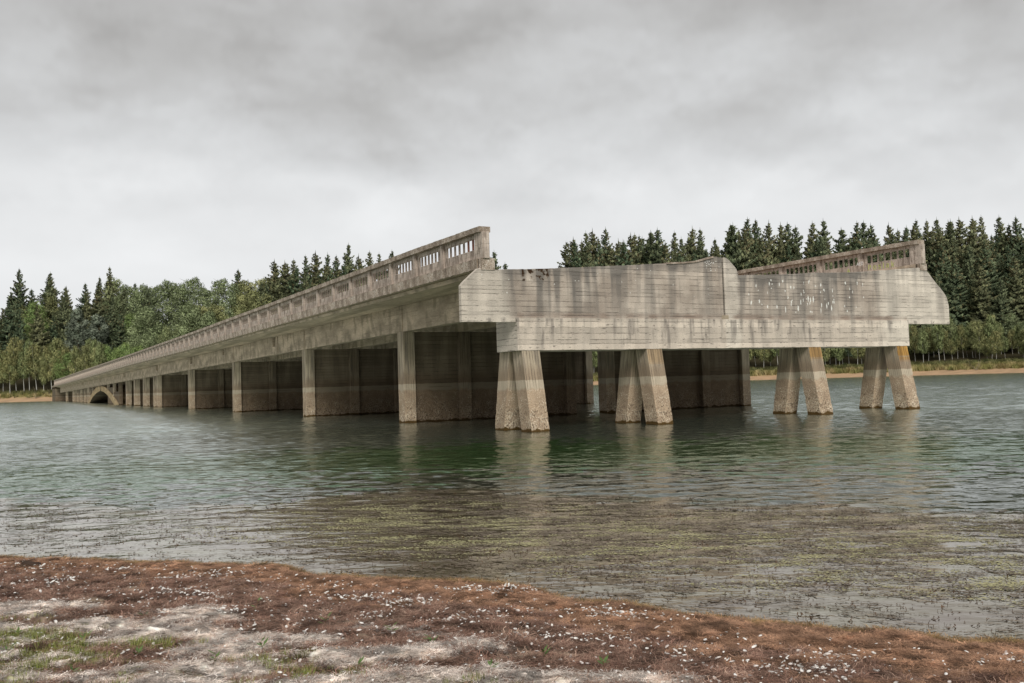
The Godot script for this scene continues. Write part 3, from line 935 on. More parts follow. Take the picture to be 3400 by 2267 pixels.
func build_beach() -> void:
	var g := grid(steps([-60.0, 2.0, -9.0, 0.3, -6.6, 0.034, 4.4, 0.3, 9.0, 2.0, 60.0]), steps([-34.0, 1.0, -13.0, 0.3, -11.6, 0.034, -4.2, 0.4, 6.0, 2.0, 40.0]), near_y, ground_col, Vector2(1, 1))
	tag(part("beach", g.mesh(), mats.soil), "", "", "", "structure")
	# strands: small clumps of curled stems
	rng.seed = 21
	var clumps := []
	for kind in 4:
		var mb := MB.new()
		for s in 13:
			var p := Vector3(rf(-0.055, 0.055), rf(0.0, 0.014), rf(-0.045, 0.045))
			var dir := rf(0, TAU)
			var w := rf(0.0007, 0.0018)
			var tone := rf(0.55, 1.35)
			for k in 5:
				dir += rf(-0.9, 0.9)
				var st := Vector3(cos(dir), rf(-0.25, 0.4), sin(dir) * 0.7) * rf(0.012, 0.028)
				var q := p + st
				q.y = clampf(q.y, -0.003, 0.024)
				var sd := Vector3(-sin(dir), 0.0, cos(dir)) * w
				mb.quad(p - sd, p + sd, q + sd, q - sd, Vector3(rf(-0.3, 0.3), 1, rf(-0.3, 0.5)), Vector2.ZERO, Vector2.ZERO, Vector2.ZERO, Vector2.ZERO, Color(tone, tone, tone))
				p = q
		clumps.append(mb.mesh())
	var sets := [[], [], [], []]
	var tint := [PackedColorArray(), PackedColorArray(), PackedColorArray(), PackedColorArray()]
	for i in 105000:
		var x := rf(-6.6, 4.4)
		var z := curve(EDGE, x) - 0.12 + absf(rf(-1.0, 1.0)) * (5.8 if x < -1.0 else 4.6 if x < 1.0 else 3.2)
		var s := shore_s(x, z)
		if s < -0.1 or z > -4.4:
			continue
		var mf := mat_field(x, z)
		var n1 := nf.get_noise_2d(x * 1.4, z * 3.0)
		var kind := 0
		var c := Color(0.50, 0.29, 0.18).lerp(Color(0.25, 0.15, 0.10), rf(0, 1.0))
		var up := 1.0
		if s < 0.22 + n1 * 0.2:
			kind = 3
			c = Color(0.19, 0.14, 0.06).lerp(Color(0.28, 0.16, 0.08), rf(0, 1))
			up = 0.9
		elif mf > 0.1 and rf(0, 1) < minf(mf * 3.0, 0.88 + 0.1 * nf.get_noise_2d(x * 3.0, z * 6.0)):
			kind = 2
			c = Color(0.86, 0.78, 0.71).lerp(Color(0.58, 0.49, 0.42), rf(0, 1))
			up = 0.28
		elif s > 1.2 + n1 * 0.8 + 0.05 * x:
			kind = 1
			c = Color(0.21, 0.115, 0.085).lerp(Color(0.46, 0.33, 0.25), rf(0, 1) * rf(0, 1))
			if rf(0, 1) < smoothstep(0.1, 0.35, n1) * 0.8:
				continue
		else:
			up = 0.7
		var b := Basis(Vector3.UP, rf(0, TAU)).rotated(Vector3.RIGHT, rf(-0.3, 0.3)).scaled(Vector3(1, up, 1) * rf(0.5, 1.0))
		sets[kind].append(Transform3D(b, Vector3(x, near_y(x, z) + 0.002, z)))
		tint[kind].append(c * rf(0.8, 1.25) * clampf(1.0 + 1.9 * nf.get_noise_2d(x * 5.0, z * 9.0), 0.45 if kind == 2 else 0.3, 1.7 if kind == 2 else 1.9))
	var names := ["washed_up_weed", "dark_dried_weed", "bleached_weed", "wet_weed"]
	for k in 4:
		scatter(names[k], clumps[k], mats.weed, sets[k], tint[k])
	# green grass tufts
	var gm := MB.new()
	for i in 14:
		var p := Vector3(rf(-0.02, 0.02), 0, rf(-0.02, 0.02))
		var l := Vector3(rf(-0.5, 0.5), 1.0, rf(-0.5, 0.5)) * rf(0.025, 0.06)
		var sd := Vector3(rf(-1, 1), 0, rf(-1, 1)).normalized() * 0.0013
		gm.facet(p - sd, p + l, p + sd, Vector3(rf(-0.4, 0.4), 0.8, 0.5).normalized(), Color(1, 1, 1) * rf(0.7, 1.25))
	var at := []
	var cols := PackedColorArray()
	for i in 60000:
		var x := rf(-6.0, 1.5)
		var z := rf(-8.2, -4.6)
		var k := grass_field(x, z) * (1.0 - smoothstep(0.35, 0.7, mat_field(x, z)))
		if rf(0, 1) > k * 0.9:
			continue
		at.append(Transform3D(Basis(Vector3.UP, rf(0, TAU)).scaled(Vector3.ONE * rf(0.6, 1.4)), Vector3(x, near_y(x, z), z)))
		cols.append(Color(0.30, 0.36, 0.09).lerp(Color(0.38, 0.33, 0.13), rf(0, 1) * rf(0, 1)) * rf(0.8, 1.2))
	scatter("beach_grass", gm.mesh(), tinted(0.7, 0.4), at, cols)
	build_shells()
	build_stones()
	build_seedlings()


func shell_mesh(sd: int) -> ArrayMesh:               # one valve: a hollow oval bowl, hinge at one end
	var mb := MB.new()
	rng.seed = 300 + sd
	var w := rf(0.42, 0.56)
	var rows := 5
	var cols := 10
	for j in rows + 1:
		for i in cols:
			var q := float(j) / rows
			var ang := TAU * i / cols
			var r := sin(q * PI / 2.0)
			var x := cos(ang) * r * (1.0 + 0.12 * cos(ang))
			var z := sin(ang) * r * w
			var y := cos(q * PI / 2.0) * 0.34
			var n := Vector3(x, y * 3.0 + 0.2, z * 2.0).normalized()
			var shade := 1.0 - 0.12 * (j % 2)
			mb.pt(Vector3(x, y, z) * 0.5, n, Vector2.ZERO, [Color(0.80, 0.78, 0.74), Color(0.66, 0.60, 0.55), Color(0.78, 0.72, 0.68), Color(0.56, 0.50, 0.46)][sd] * shade)
	for j in rows:
		for i in cols:
			var a := j * cols + i
			var b := j * cols + (i + 1) % cols
			mb.tri(a, b + cols, b); mb.tri(a, a + cols, b + cols)
	return mb.mesh()


func build_shells() -> void:
	var ms := []
	for i in 4:
		ms.append(shell_mesh(i))
	rng.seed = 77
	var sm := tinted(0.55)
	var found := []
	var hubs := []
	for i in 34:
		var hx := rf(-5.5, 4.2)
		hubs.append(Vector2(hx, curve(EDGE, hx) + rf(0.7, 2.4)))
	hubs.append(Vector2(-0.25, -8.2)); hubs.append(Vector2(-0.05, -8.2)); hubs.append(Vector2(-0.4, -8.15)); hubs.append(Vector2(0.12, -8.17))
	hubs.append(Vector2(0.55, -7.35)); hubs.append(Vector2(0.75, -7.2)); hubs.append(Vector2(1.0, -7.15))
	for i in 4600:
		var x: float
		var z: float
		if i % 5 < 3:
			x = rf(-6.0, 4.2)
			z = curve(EDGE, x) + 0.55 + pow(rf(0, 1), 0.9) * 3.6
		else:
			var hb: Vector2 = hubs[rng.randi() % hubs.size()]
			x = hb.x + rng.randfn(0.0, 0.13)
			z = hb.y + rng.randfn(0.0, 0.09)
		var s := shore_s(x, z)
		if s < 0.25 or z > -4.7 or rf(0, 1) < mat_field(x, z) * 0.8:
			continue
		var l := 0.016 + 0.036 * rf(0, 1) * rf(0, 1)
		var b := Basis(Vector3.UP, rf(0, TAU))
		b = b * Basis(Vector3(1, 0, 0), rf(-0.9, 0.9) if rf(0, 1) < 0.6 else PI + rf(-0.9, 0.9)) * Basis(Vector3(0, 0, 1), rf(-0.5, 0.5))
		found.append([-l / sqrt(x * x + z * z), Transform3D(b.scaled(Vector3.ONE * l), Vector3(x, near_y(x, z) + rf(0.018, 0.03), z)), rng.randi() % 4, l, s])
	found.sort_custom(func(p, q): return p[0] < q[0])
	var at := []
	var cols := PackedColorArray()
	for i in found.size():
		var f: Array = found[i]
		if i < 290:
			var o := part("mussel_shell", ms[f[2]], sm)
			o.transform = f[1]
			var zone := "in the rust brown weed near the waterline" if f[4] < 1.2 else "on the dark weed in the middle of the beach" if f[4] < 2.3 else "among bleached weed and grass nearest the viewer"
			tag(o, ("larger" if f[3] > 0.034 else "small") + " white mussel shell lying " + zone, "shell", "mussel shells on the beach")
		else:
			at.append(f[1]); cols.append(Color.WHITE)
	scatter("shell_litter", ms[0], sm, at, cols)


func stone_mesh(sd: int) -> ArrayMesh:
	var s := SphereMesh.new()
	s.radius = 0.5
	s.height = 1.0
	s.radial_segments = 14
	s.rings = 8
	var arr := s.get_mesh_arrays()
	var v: PackedVector3Array = arr[Mesh.ARRAY_VERTEX]
	for i in v.size():
		var p := v[i]
		v[i] = p * (1.0 + 0.5 * nz.get_noise_3d(p.x * 1.6 + sd * 9.0, p.y * 1.6, p.z * 1.6)) * Vector3(1.0, 0.6, 0.8)
	arr[Mesh.ARRAY_VERTEX] = v
	var m := ArrayMesh.new()
	m.add_surface_from_arrays(Mesh.PRIMITIVE_TRIANGLES, arr)
	return m


func build_stones() -> void:
	rng.seed = 55
	var greys := [paint(Color(0.33, 0.31, 0.30)), paint(Color(0.45, 0.42, 0.38)), paint(Color(0.58, 0.40, 0.30)), paint(Color(0.72, 0.62, 0.54))]
	var words := ["dark grey", "grey", "reddish", "pale pink"]
	var ms := []
	for i in 5:
		ms.append(stone_mesh(i))
	var big := part("beach_stone", ms[1], paint(Color(0.26, 0.21, 0.18)))
	big.transform = Transform3D(Basis.from_scale(Vector3(0.22, 0.16, 0.15)), Vector3(-5.2, near_y(-5.2, -9.95) + 0.03, -9.95))
	tag(big, "largest dark brown stone, half buried at the left by the waterline", "stone", "stones on the beach")
	for i in 60:
		var x := rf(-5.0, 4.0)
		var z := curve(EDGE, x) + rf(0.8, 3.6)
		if z > -4.9:
			continue
		var k := rng.randi() % 4
		var l := rf(0.02, 0.055)
		var o := part("beach_stone", ms[rng.randi() % 5], greys[k])
		o.transform = Transform3D(Basis(Vector3.UP, rf(0, TAU)).scaled(Vector3.ONE * l), Vector3(x, near_y(x, z) + l * 0.2, z))
		var side := "left" if x < -1.5 else "middle" if x < 1.2 else "right"
		tag(o, "small " + words[k] + " stone in the dried weed on the " + side + " part of the beach", "stone", "stones on the beach")
	var at := []
	var cols := PackedColorArray()
	for i in 5000:
		var x := rf(-6.0, 4.2)
		var z := curve(EDGE, x) + rf(0.7, 4.2)
		if z > -4.6 or nf.get_noise_2d(x * 1.4, z * 3.0) < 0.02 or mat_field(x, z) > 0.2:
			continue
		at.append(Transform3D(Basis(Vector3.UP, rf(0, TAU)).scaled(Vector3.ONE * rf(0.006, 0.018)), Vector3(x, near_y(x, z), z)))
		cols.append(Color(0.20, 0.17, 0.14).lerp(Color(0.09, 0.09, 0.09), rf(0, 1)) * rf(0.7, 1.6))
	scatter("gravel", ms[0], mats.weed, at, cols)


func build_seedlings() -> void:
	rng.seed = 91
	var lm := tinted(0.6, 0.5)
	for i in 16:
		var x: float = [-3.55, -3.25, -2.9, -2.45, -1.9, -1.45, -1.0, -0.6, -0.2, 0.15, -2.1, -2.7, -3.0, 0.5, -0.9, -1.7][i]
		var z: float = [-6.6, -5.9, -7.2, -6.0, -5.75, -6.9, -5.6, -6.3, -5.45, -5.9, -7.4, -5.6, -6.4, -5.6, -6.6, -6.2][i]
		var r := thing("seedling", Vector3(x, near_y(x, z), z), rf(0, TAU), "", "plant", "green seedlings on the beach")
		var sm := MB.new()
		var lf := MB.new()
		var hgt := rf(0.05, 0.11)
		var top := Vector3(rf(-0.03, 0.03), hgt, rf(-0.03, 0.03))
		var sd := Vector3(0.0015, 0, 0)
		sm.quad(-sd, sd, top + sd, top - sd, Vector3(0, 0, 1), Vector2.ZERO, Vector2.ZERO, Vector2.ZERO, Vector2.ZERO, Color(0.16, 0.09, 0.05))
		part("stem", sm.mesh(), lm, r)
		for k in 6:
			var ang := rf(0, TAU)
			var d := Vector3(cos(ang), rf(0.1, 0.8), sin(ang)).normalized() * rf(0.04, 0.085)
			var q := top * rf(0.3, 1.0)
			var s := Vector3(-sin(ang), 0, cos(ang)) * rf(0.006, 0.011)
			var c := Color(0.12, 0.19, 0.06) * rf(0.8, 1.4)
			lf.facet(q, q + d * 0.5 - s, q + d, Vector3.UP, c)
			lf.facet(q, q + d, q + d * 0.5 + s, Vector3.UP, c)
		part("leaf", lf.mesh(), lm, r)
		var near_what := "left" if x < -2.0 else "middle" if x < -0.8 else "right of the middle"
		tag(r, ("taller" if hgt > 0.08 else "low") + " green seedling with narrow leaves on the " + near_what + " of the near beach")


func build_weed_bed() -> void:
	rng.seed = 33
	# brown stems that break the surface
	var mb := MB.new()
	for s in 4:
		var p := Vector3(rf(-0.03, 0.03), -0.01, rf(-0.03, 0.03))
		for k in 3:
			var q := p + Vector3(rf(-0.025, 0.025), rf(0.0, 0.014), rf(-0.015, 0.015))
			var sd := Vector3(0.0028, 0.0, 0.0028)
			mb.quad(p - sd, p + sd, q + sd, q - sd, Vector3(0, 0.4, 1))
			p = q
	var lo := MB.new()
	for s in 5:
		var p := Vector3(rf(-0.05, 0.05), 0.004, rf(-0.03, 0.03))
		var e := Vector3(rf(-0.06, 0.06), rf(0.0, 0.004), rf(-0.02, 0.02))
		var sd := Vector3(-e.z, 0.0, e.x).normalized() * rf(0.002, 0.006)
		lo.quad(p - sd, p + sd, p + e + sd, p + e - sd, Vector3.UP)
	var up := []
	var flat := []
	var upc := PackedColorArray()
	var flatc := PackedColorArray()
	var pads := []
	var padc := PackedColorArray()
	for i in 120000:
		var x := rf(-11.0, 10.0)
		var z := curve(EDGE, x) - pow(rf(0, 1), 0.8) * 8.0
		var k := weed_zone(x, z)
		if rf(0, 1) > k:
			continue
		var n := nf.get_noise_2d(x * 0.7 + 9.0, z * 1.5)
		var d := curve(EDGE, x) - z
		if rf(0, 1) < 0.38 * smoothstep(-0.35, 0.15, n) * (0.35 + 0.65 * smoothstep(-4.5, -0.5, x)):
			flat.append(Transform3D(Basis(Vector3.UP, rf(-0.5, 0.5)).scaled(Vector3.ONE * rf(0.6, 1.7)), Vector3(x, swell(x, z) + 0.002, z)))
			flatc.append(Color(0.16, 0.125, 0.095).lerp(Color(0.30, 0.25, 0.19), rf(0, 1)) * rf(0.5, 1.15))
		elif rf(0, 1) < 0.15 * (0.3 + 0.7 * smoothstep(-4.0, 0.0, x)) * (0.25 + 0.75 * smoothstep(3.5, 1.5, d)):
			up.append(Transform3D(Basis(Vector3.UP, rf(0, TAU)).scaled(Vector3(1, rf(0.3, 1.3), 1) * rf(0.5, 1.1)), Vector3(x, swell(x, z), z)))
			upc.append(Color(0.085, 0.05, 0.03) * rf(0.5, 1.5))
		var yel := smoothstep(-0.06, 0.34, nf.get_noise_2d(x * 1.5 + 60.0, z * 3.6) + 0.35 * nz.get_noise_2d(x * 0.4, z * 0.7)) * smoothstep(0.9, 2.0, d) * smoothstep(7.0, 4.5, d) * smoothstep(-5.0, -1.0, x)
		if rf(0, 1) < yel * 0.62:
			pads.append(Transform3D(Basis(Vector3.UP, rf(-0.3, 0.3)).scaled(Vector3(rf(0.5, 1.5), 0.6, rf(0.5, 1.2))), Vector3(x, swell(x, z) + 0.005, z)))
			padc.append(Color(0.46, 0.44, 0.24).lerp(Color(0.33, 0.30, 0.17), rf(0, 1)))
	scatter("surfacing_weed", lo.mesh(), mats.weed, flat, flatc)
	scatter("weed_stems", mb.mesh(), mats.weed, up, upc)
	var pm := MB.new()
	for s in 11:
		var c := Vector3(rf(-0.09, 0.09), rf(0.0, 0.003), rf(-0.05, 0.05))
		var r := rf(0.005, 0.015)
		var last := c + Vector3(r, 0, 0)
		for k in 6:
			var an := TAU * (k + 1) / 6.0
			var q := c + Vector3(cos(an) * r * rf(0.8, 1.6), 0, sin(an) * r * rf(0.5, 0.9))
			pm.facet(c + Vector3(0, 0.002, 0), last, q, Vector3.UP, Color.WHITE)
			last = q
	scatter("yellow_algae", pm.mesh(), mats.weed, pads, padc)


# ---------------------------------------------------------------- far shore
func far_y(t: float, o: float) -> float:
	var left := smoothstep(0.1, -0.35, t)
	var y := curve([-14.0, -2.0, -5.0, -0.6, 0.0, 0.0, 2.0, 0.8, 5.0, 1.7, 9.0, 2.7, 16.0, 3.9, 26.0, 6.0, 45.0, 10.5, 80.0, 20.0, 140.0, 31.0, 320.0, 44.0], o)
	return y * (1.0 + 0.12 * left) + (0.35 * nf.get_noise_2d(t * 90.0, o * 0.2) * smoothstep(1.0, 6.0, o) if o > 0.0 else 0.0)


func far_p(t: float, o: float) -> Vector3:
	var d := curve(FAR, t) + 2.5 * nf.get_noise_1d(t * 18.0) + o
	return Vector3(t * d, far_y(t, o), -d)


func build_far_shore() -> void:
	var os := [-14.0, -5.0, -1.0, 0.0, 0.8, 1.6, 2.4, 3.4, 5.0, 7.0, 9.0, 12.0, 16.0, 22.0, 30.0, 45.0, 62.0, 80.0, 110.0, 140.0, 200.0, 320.0]
	var mb := MB.new()
	var n := 420
	for i in n + 1:
		var t := lerpf(-1.6, 1.6, float(i) / n)
		for o in os:
			mb.v.append(far_p(t, o))
			var nn := nf.get_noise_2d(t * 120.0, o * 0.7)
			var c := Color(0.42, 0.28, 0.17)
			c = c.lerp(Color(0.27, 0.185, 0.115), clampf(0.2 + nn, 0, 1))
			c = c.lerp(Color(0.30, 0.24, 0.11), smoothstep(4.0, 6.0, o + 1.5 * nn))
			c = c.lerp(Color(0.05, 0.04, 0.022), smoothstep(9.0, 14.0, o + 2.0 * nn))
			mb.c.append(c)
			mb.t.append(Vector2.ZERO)
	var w := os.size()
	mb.n.resize(mb.v.size())
	for i in n + 1:
		for j in w:
			var e := mb.v[i * w + mini(j + 1, w - 1)] - mb.v[i * w + maxi(j - 1, 0)]
			var f := mb.v[mini(i + 1, n) * w + j] - mb.v[maxi(i - 1, 0) * w + j]
			var q := e.cross(f).normalized()
			mb.n[i * w + j] = q if q.y > 0 else -q
	for i in n:
		for j in w - 1:
			var k := i * w + j
			mb.tri(k, k + 1, k + w + 1); mb.tri(k, k + w + 1, k + w)
	tag(part("far_shore", mb.mesh(), mats.soil), "", "", "", "structure")
	# dry grass along the far bank
	rng.seed = 61
	var gm := MB.new()
	for i in 26:
		var p := Vector3(rf(-0.7, 0.7), -0.1, rf(-0.7, 0.7))
		var l := Vector3(rf(-0.35, 0.35), 1.0, rf(-0.35, 0.35)) * rf(0.7, 1.5)
		var sd := Vector3(rf(-1, 1), 0, rf(-1, 1)).normalized() * 0.07
		gm.facet(p - sd, p + l, p + sd, Vector3(rf(-0.3, 0.3), 0.7, 0.6).normalized(), Color(1, 1, 1) * rf(0.7, 1.25))
	var at := []
	var cols := PackedColorArray()
	for i in 16000:
		var t := rf(-0.66, 0.66)
		var o := rf(4.4, 14.0)
		var nn := nf.get_noise_2d(t * 60.0, o * 0.25)
		if t < -0.1 and rf(0, 1) < 0.72:
			continue
		if nn < -0.12 and o < 5.0:
			continue
		var c := Color(0.56, 0.45, 0.22).lerp(Color(0.38, 0.36, 0.13), clampf(0.5 + nn * 2.0, 0, 1))
		if o > 8.5 or rf(0, 1) < 0.12:
			c = Color(0.15, 0.17, 0.07).lerp(c, rf(0, 0.5))
		at.append(Transform3D(Basis(Vector3.UP, rf(0, TAU)).scaled(Vector3.ONE * rf(0.7, 1.5)), far_p(t, o)))
		cols.append(c * rf(0.8, 1.2))
	scatter("dry_grass", gm.mesh(), mats.leaf, at, cols)
	# pale pebbles and scraps on the far sand
	build_forest()


# ---------------------------------------------------------------- trees
func trunk_mesh(hgt: float, r: float, bend: float, col: Color, sd: int) -> MB:
	var mb := MB.new()
	var last := PackedVector3Array()
	for k in 8:
		var q := k / 7.0
		var c := Vector3(bend * sin(q * 2.2 + sd) - bend * sin(sd), q * hgt - 0.4, bend * 0.6 * (cos(q * 1.7 + sd) - cos(sd)))
		var ring := PackedVector3Array()
		for i in 7:
			var an := TAU * i / 7.0
			ring.append(c + Vector3(cos(an), 0, sin(an)) * r * (1.0 - 0.93 * q) * (1.25 if k == 0 else 1.0))
		if k > 0:
			for i in 7:
				var j := (i + 1) % 7
				mb.quad(last[i], last[j], ring[j], ring[i], ring[i] - c, Vector2.ZERO, Vector2.ZERO, Vector2.ZERO, Vector2.ZERO, col * (0.8 + 0.4 * absf(nz.get_noise_2d(q * 9.0, i * 3.0 + sd))))
		last = ring
	return mb


func spruce_crown(sd: int, hgt: float, bare: float, wide: float, thin: float, cones: float) -> ArrayMesh:
	rng.seed = 1000 + sd
	var mb := MB.new()
	var y := bare * hgt
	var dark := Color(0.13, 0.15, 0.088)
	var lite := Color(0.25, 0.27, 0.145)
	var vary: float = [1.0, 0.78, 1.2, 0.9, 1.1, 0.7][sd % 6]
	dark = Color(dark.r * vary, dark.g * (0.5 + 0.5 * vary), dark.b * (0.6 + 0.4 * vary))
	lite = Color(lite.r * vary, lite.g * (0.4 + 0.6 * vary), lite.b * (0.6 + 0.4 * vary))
	while y < hgt:
		var q := (y - bare * hgt) / (hgt * (1.0 - bare))
		var rr := pow(1.0 - q, 0.77) * wide * 1.6 * hgt * rf(0.6, 1.12) + 0.1
		rr *= smoothstep(-0.12, 0.14, q) * 0.5 + 0.5
		var nb := 5 + int(5.0 * (1.0 - q)) if rf(0, 1) > thin else 3
		for b in nb:
			var an := rf(0, TAU)
			var out := Vector3(cos(an), 0, sin(an))
			var side := Vector3(-sin(an), 0, cos(an))
			var l := rr * rf(0.5, 1.25) * (1.0 + 0.35 * nz.get_noise_3d(out.x * 1.2 + sd * 9.0, y * 0.12, out.z * 1.2))
			var droop := lerpf(0.42, -0.35, pow(q, 1.5)) + rf(-0.1, 0.1)
			var n := maxi(2, int(l / 0.4))
			for k in n:
				var s := (k + 0.6) / n
				var p := Vector3(0, y, 0) + out * l * s + Vector3.UP * l * (-droop * s + 0.28 * s * s * s)
				var wd := (0.2 + 0.42 * (1.0 - s)) * minf(l, 3.0) * 0.42 + 0.12
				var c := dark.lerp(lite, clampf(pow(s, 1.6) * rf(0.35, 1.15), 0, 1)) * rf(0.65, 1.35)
				if q > 0.72 and rf(0, 1) < cones * 0.6:
					c = Color(0.23, 0.20, 0.11) * rf(0.6, 1.2)
				elif rf(0, 1) < 0.05 + cones * 0.15:
					c = Color(0.24, 0.23, 0.12) * rf(0.6, 1.2)
				var nn := (out * rf(0.4, 0.9) + Vector3.UP * rf(0.3, 0.9) + side * rf(-0.5, 0.5)).normalized()
				var hang := rf(0.12, 0.4) * minf(l, 2.2) * 0.5
				var dn := Vector3(0, hang * 1.5 + 0.3, 0)
				var tilt := side * rf(-0.2, 0.2) * wd
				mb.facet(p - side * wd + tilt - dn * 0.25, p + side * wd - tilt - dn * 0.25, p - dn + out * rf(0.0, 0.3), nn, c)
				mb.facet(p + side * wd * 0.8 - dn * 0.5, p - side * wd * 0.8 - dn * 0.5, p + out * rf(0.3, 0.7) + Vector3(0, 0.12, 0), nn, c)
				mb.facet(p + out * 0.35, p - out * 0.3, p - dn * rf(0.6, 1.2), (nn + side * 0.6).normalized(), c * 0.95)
		y += lerpf(0.46, 0.34, q) * hgt / 28.0 * rf(0.7, 1.3)
	for k in 5:
		var an := rf(0, TAU)
		mb.facet(Vector3(0, hgt + 0.9, 0), Vector3(cos(an) * 0.13, hgt - 0.7, sin(an) * 0.13), Vector3(-sin(an) * 0.13, hgt - 0.7, cos(an) * 0.13), Vector3(0, 0.5, 0.8), dark * 1.4)
	return mb.mesh()


func leafy_crown(sd: int, hgt: float, bare: float, wide: float, lobes: int, per: int, leaf: float, c0: Color, c1: Color, weep: float) -> ArrayMesh:
	rng.seed = 2000 + sd
	var mb := MB.new()
	for i in lobes:
		var q := (i + rf(0.2, 0.8)) / lobes
		var prof := sin(clampf(0.12 + 0.85 * q, 0, 1) * PI)
		prof = pow(prof, 0.7)
		var an := i * 2.4 + rf(-0.5, 0.5)
		var rad := wide * hgt * prof * sqrt(rf(0.08, 1.0))
		var lc := Vector3(cos(an) * rad, hgt * lerpf(bare + 0.06, 0.93, q), sin(an) * rad)
		var lr := wide * hgt * (0.36 + 0.34 * prof) * rf(0.7, 1.15)
		var tone := rf(0.72, 1.25)
		var hue := rf(0, 1)
		for k in per:
			var d := Vector3(rng.randfn(), rng.randfn(), rng.randfn()).normalized()
			var r := lr * pow(rf(0.12, 1.0), 0.4) * (0.8 + 0.35 * nz.get_noise_3d(d.x * 2.0 + i * 7.0, d.y * 2.0, d.z * 2.0 + sd))
			var p := lc + d * r * Vector3(1, 0.85 + weep * 0.4, 1)
			p.y -= weep * rf(0, 1) * lr * 0.6
			var nn := (d + Vector3.UP * 0.55 + Vector3(rf(-0.5, 0.5), rf(-0.4, 0.4), rf(-0.5, 0.5))).normalized()
			var u := Vector3(rf(-1, 1), rf(-1, 1), rf(-1, 1)).normalized() * leaf * rf(0.5, 1.2)
			var v := u.cross(nn).normalized() * leaf * rf(0.35, 0.8)
			if weep > 0.3:
				u.y -= leaf * weep
			mb.facet(p - u, p + v, p + u, nn, c0.lerp(c1, clampf(hue * 0.7 + rf(-0.25, 0.4), 0, 1)) * tone * rf(0.75, 1.25))
	return mb.mesh()


func limbs(mb: MB, sd: int, hgt: float, bare: float, wide: float, col: Color) -> ArrayMesh:
	rng.seed = 4000 + sd
	for i in 14:
		var y := hgt * rf(bare, 0.85)
		var an := rf(0, TAU)
		var l := wide * hgt * rf(0.6, 1.1)
		var p := Vector3(0, y, 0)
		var d := Vector3(cos(an), rf(0.5, 1.1), sin(an)).normalized()
		var r := 0.012 * hgt * 0.4
		for k in 3:
			var q := p + d * l / 3.0
			var s1 := Vector3(-sin(an), 0, cos(an)) * r
			var s2 := Vector3(0, 1, 0) * r
			mb.quad(p - s1, p + s1, q + s1 * 0.6, q - s1 * 0.6, Vector3.UP, Vector2.ZERO, Vector2.ZERO, Vector2.ZERO, Vector2.ZERO, col)
			mb.quad(p - s2, p + s2, q + s2 * 0.6, q - s2 * 0.6, s1, Vector2.ZERO, Vector2.ZERO, Vector2.ZERO, Vector2.ZERO, col)
			p = q
			r *= 0.6
			d = (d + Vector3(rf(-0.3, 0.3), rf(-0.2, 0.2), rf(-0.3, 0.3))).normalized()
	return mb.mesh()


var kinds := {}

func make_kinds() -> void:
	var bark := Color(0.075, 0.06, 0.045)
	for i in 6:
		kinds["spruce%d" % i] = [30.0, spruce_crown(i, 30.0, [0.05, 0.12, 0.2, 0.08, 0.14, 0.03][i], [0.135, 0.15, 0.125, 0.16, 0.14, 0.17][i], [0.0, 0.1, 0.2, 0.05, 0.15, 0.05][i], [0.05, 0.3, 0.1, 0.0, 0.35, 0.15][i]), trunk_mesh(29.5, 0.26, 0.1, bark, i).mesh(), 1]
	kinds["thin0"] = [30.0, spruce_crown(20, 30.0, 0.25, 0.13, 0.75, 0.05), trunk_mesh(29.5, 0.24, 0.15, bark, 8).mesh(), 1]
	for i in 4:
		var w: float = [0.16, 0.14, 0.18, 0.13][i]
		kinds["birch%d" % i] = [14.0, leafy_crown(i, 14.0, [0.2, 0.28, 0.24, 0.32][i], w, 22, 160, 0.30, Color(0.20, 0.225, 0.10), [Color(0.35, 0.345, 0.16), Color(0.28, 0.32, 0.15), Color(0.37, 0.34, 0.15), Color(0.28, 0.325, 0.15)][i], 0.7), limbs(trunk_mesh(13.2, 0.105, 0.5, Color(0.46, 0.44, 0.40), i), i, 14.0, 0.3, w, Color(0.2, 0.17, 0.14)), 0]
	var tones := [[Color(0.21, 0.25, 0.12), Color(0.37, 0.40, 0.20)], [Color(0.22, 0.265, 0.135), Color(0.37, 0.42, 0.23)], [Color(0.19, 0.27, 0.10), Color(0.35, 0.43, 0.16)], [Color(0.25, 0.265, 0.12), Color(0.42, 0.42, 0.20)]]
	for i in 4:
		kinds["broad%d" % i] = [22.0, leafy_crown(10 + i, 22.0, 0.18, [0.21, 0.2, 0.24, 0.19][i], 30, 210, 0.42, tones[i][0], tones[i][1], 0.1), limbs(trunk_mesh(20.0, 0.3, 0.5, Color(0.13, 0.115, 0.095), 10 + i), 10 + i, 22.0, 0.2, 0.2, Color(0.12, 0.10, 0.08)), 0]
	kinds["pine0"] = [24.0, leafy_crown(30, 24.0, 0.22, 0.15, 26, 200, 0.5, Color(0.14, 0.165, 0.12), Color(0.26, 0.29, 0.22), 0.0), limbs(trunk_mesh(23.0, 0.3, 0.3, Color(0.15, 0.095, 0.06), 30), 30, 24.0, 0.2, 0.16, Color(0.12, 0.08, 0.05)), 0]
	kinds["bush0"] = [3.0, leafy_crown(40, 3.0, -0.2, 0.62, 16, 90, 0.16, Color(0.038, 0.05, 0.022), Color(0.075, 0.09, 0.035), 0.0), null, 0]
	kinds["bush1"] = [3.0, leafy_crown(41, 3.0, -0.2, 0.55, 16, 90, 0.16, Color(0.06, 0.075, 0.028), Color(0.12, 0.12, 0.045), 0.0), null, 0]


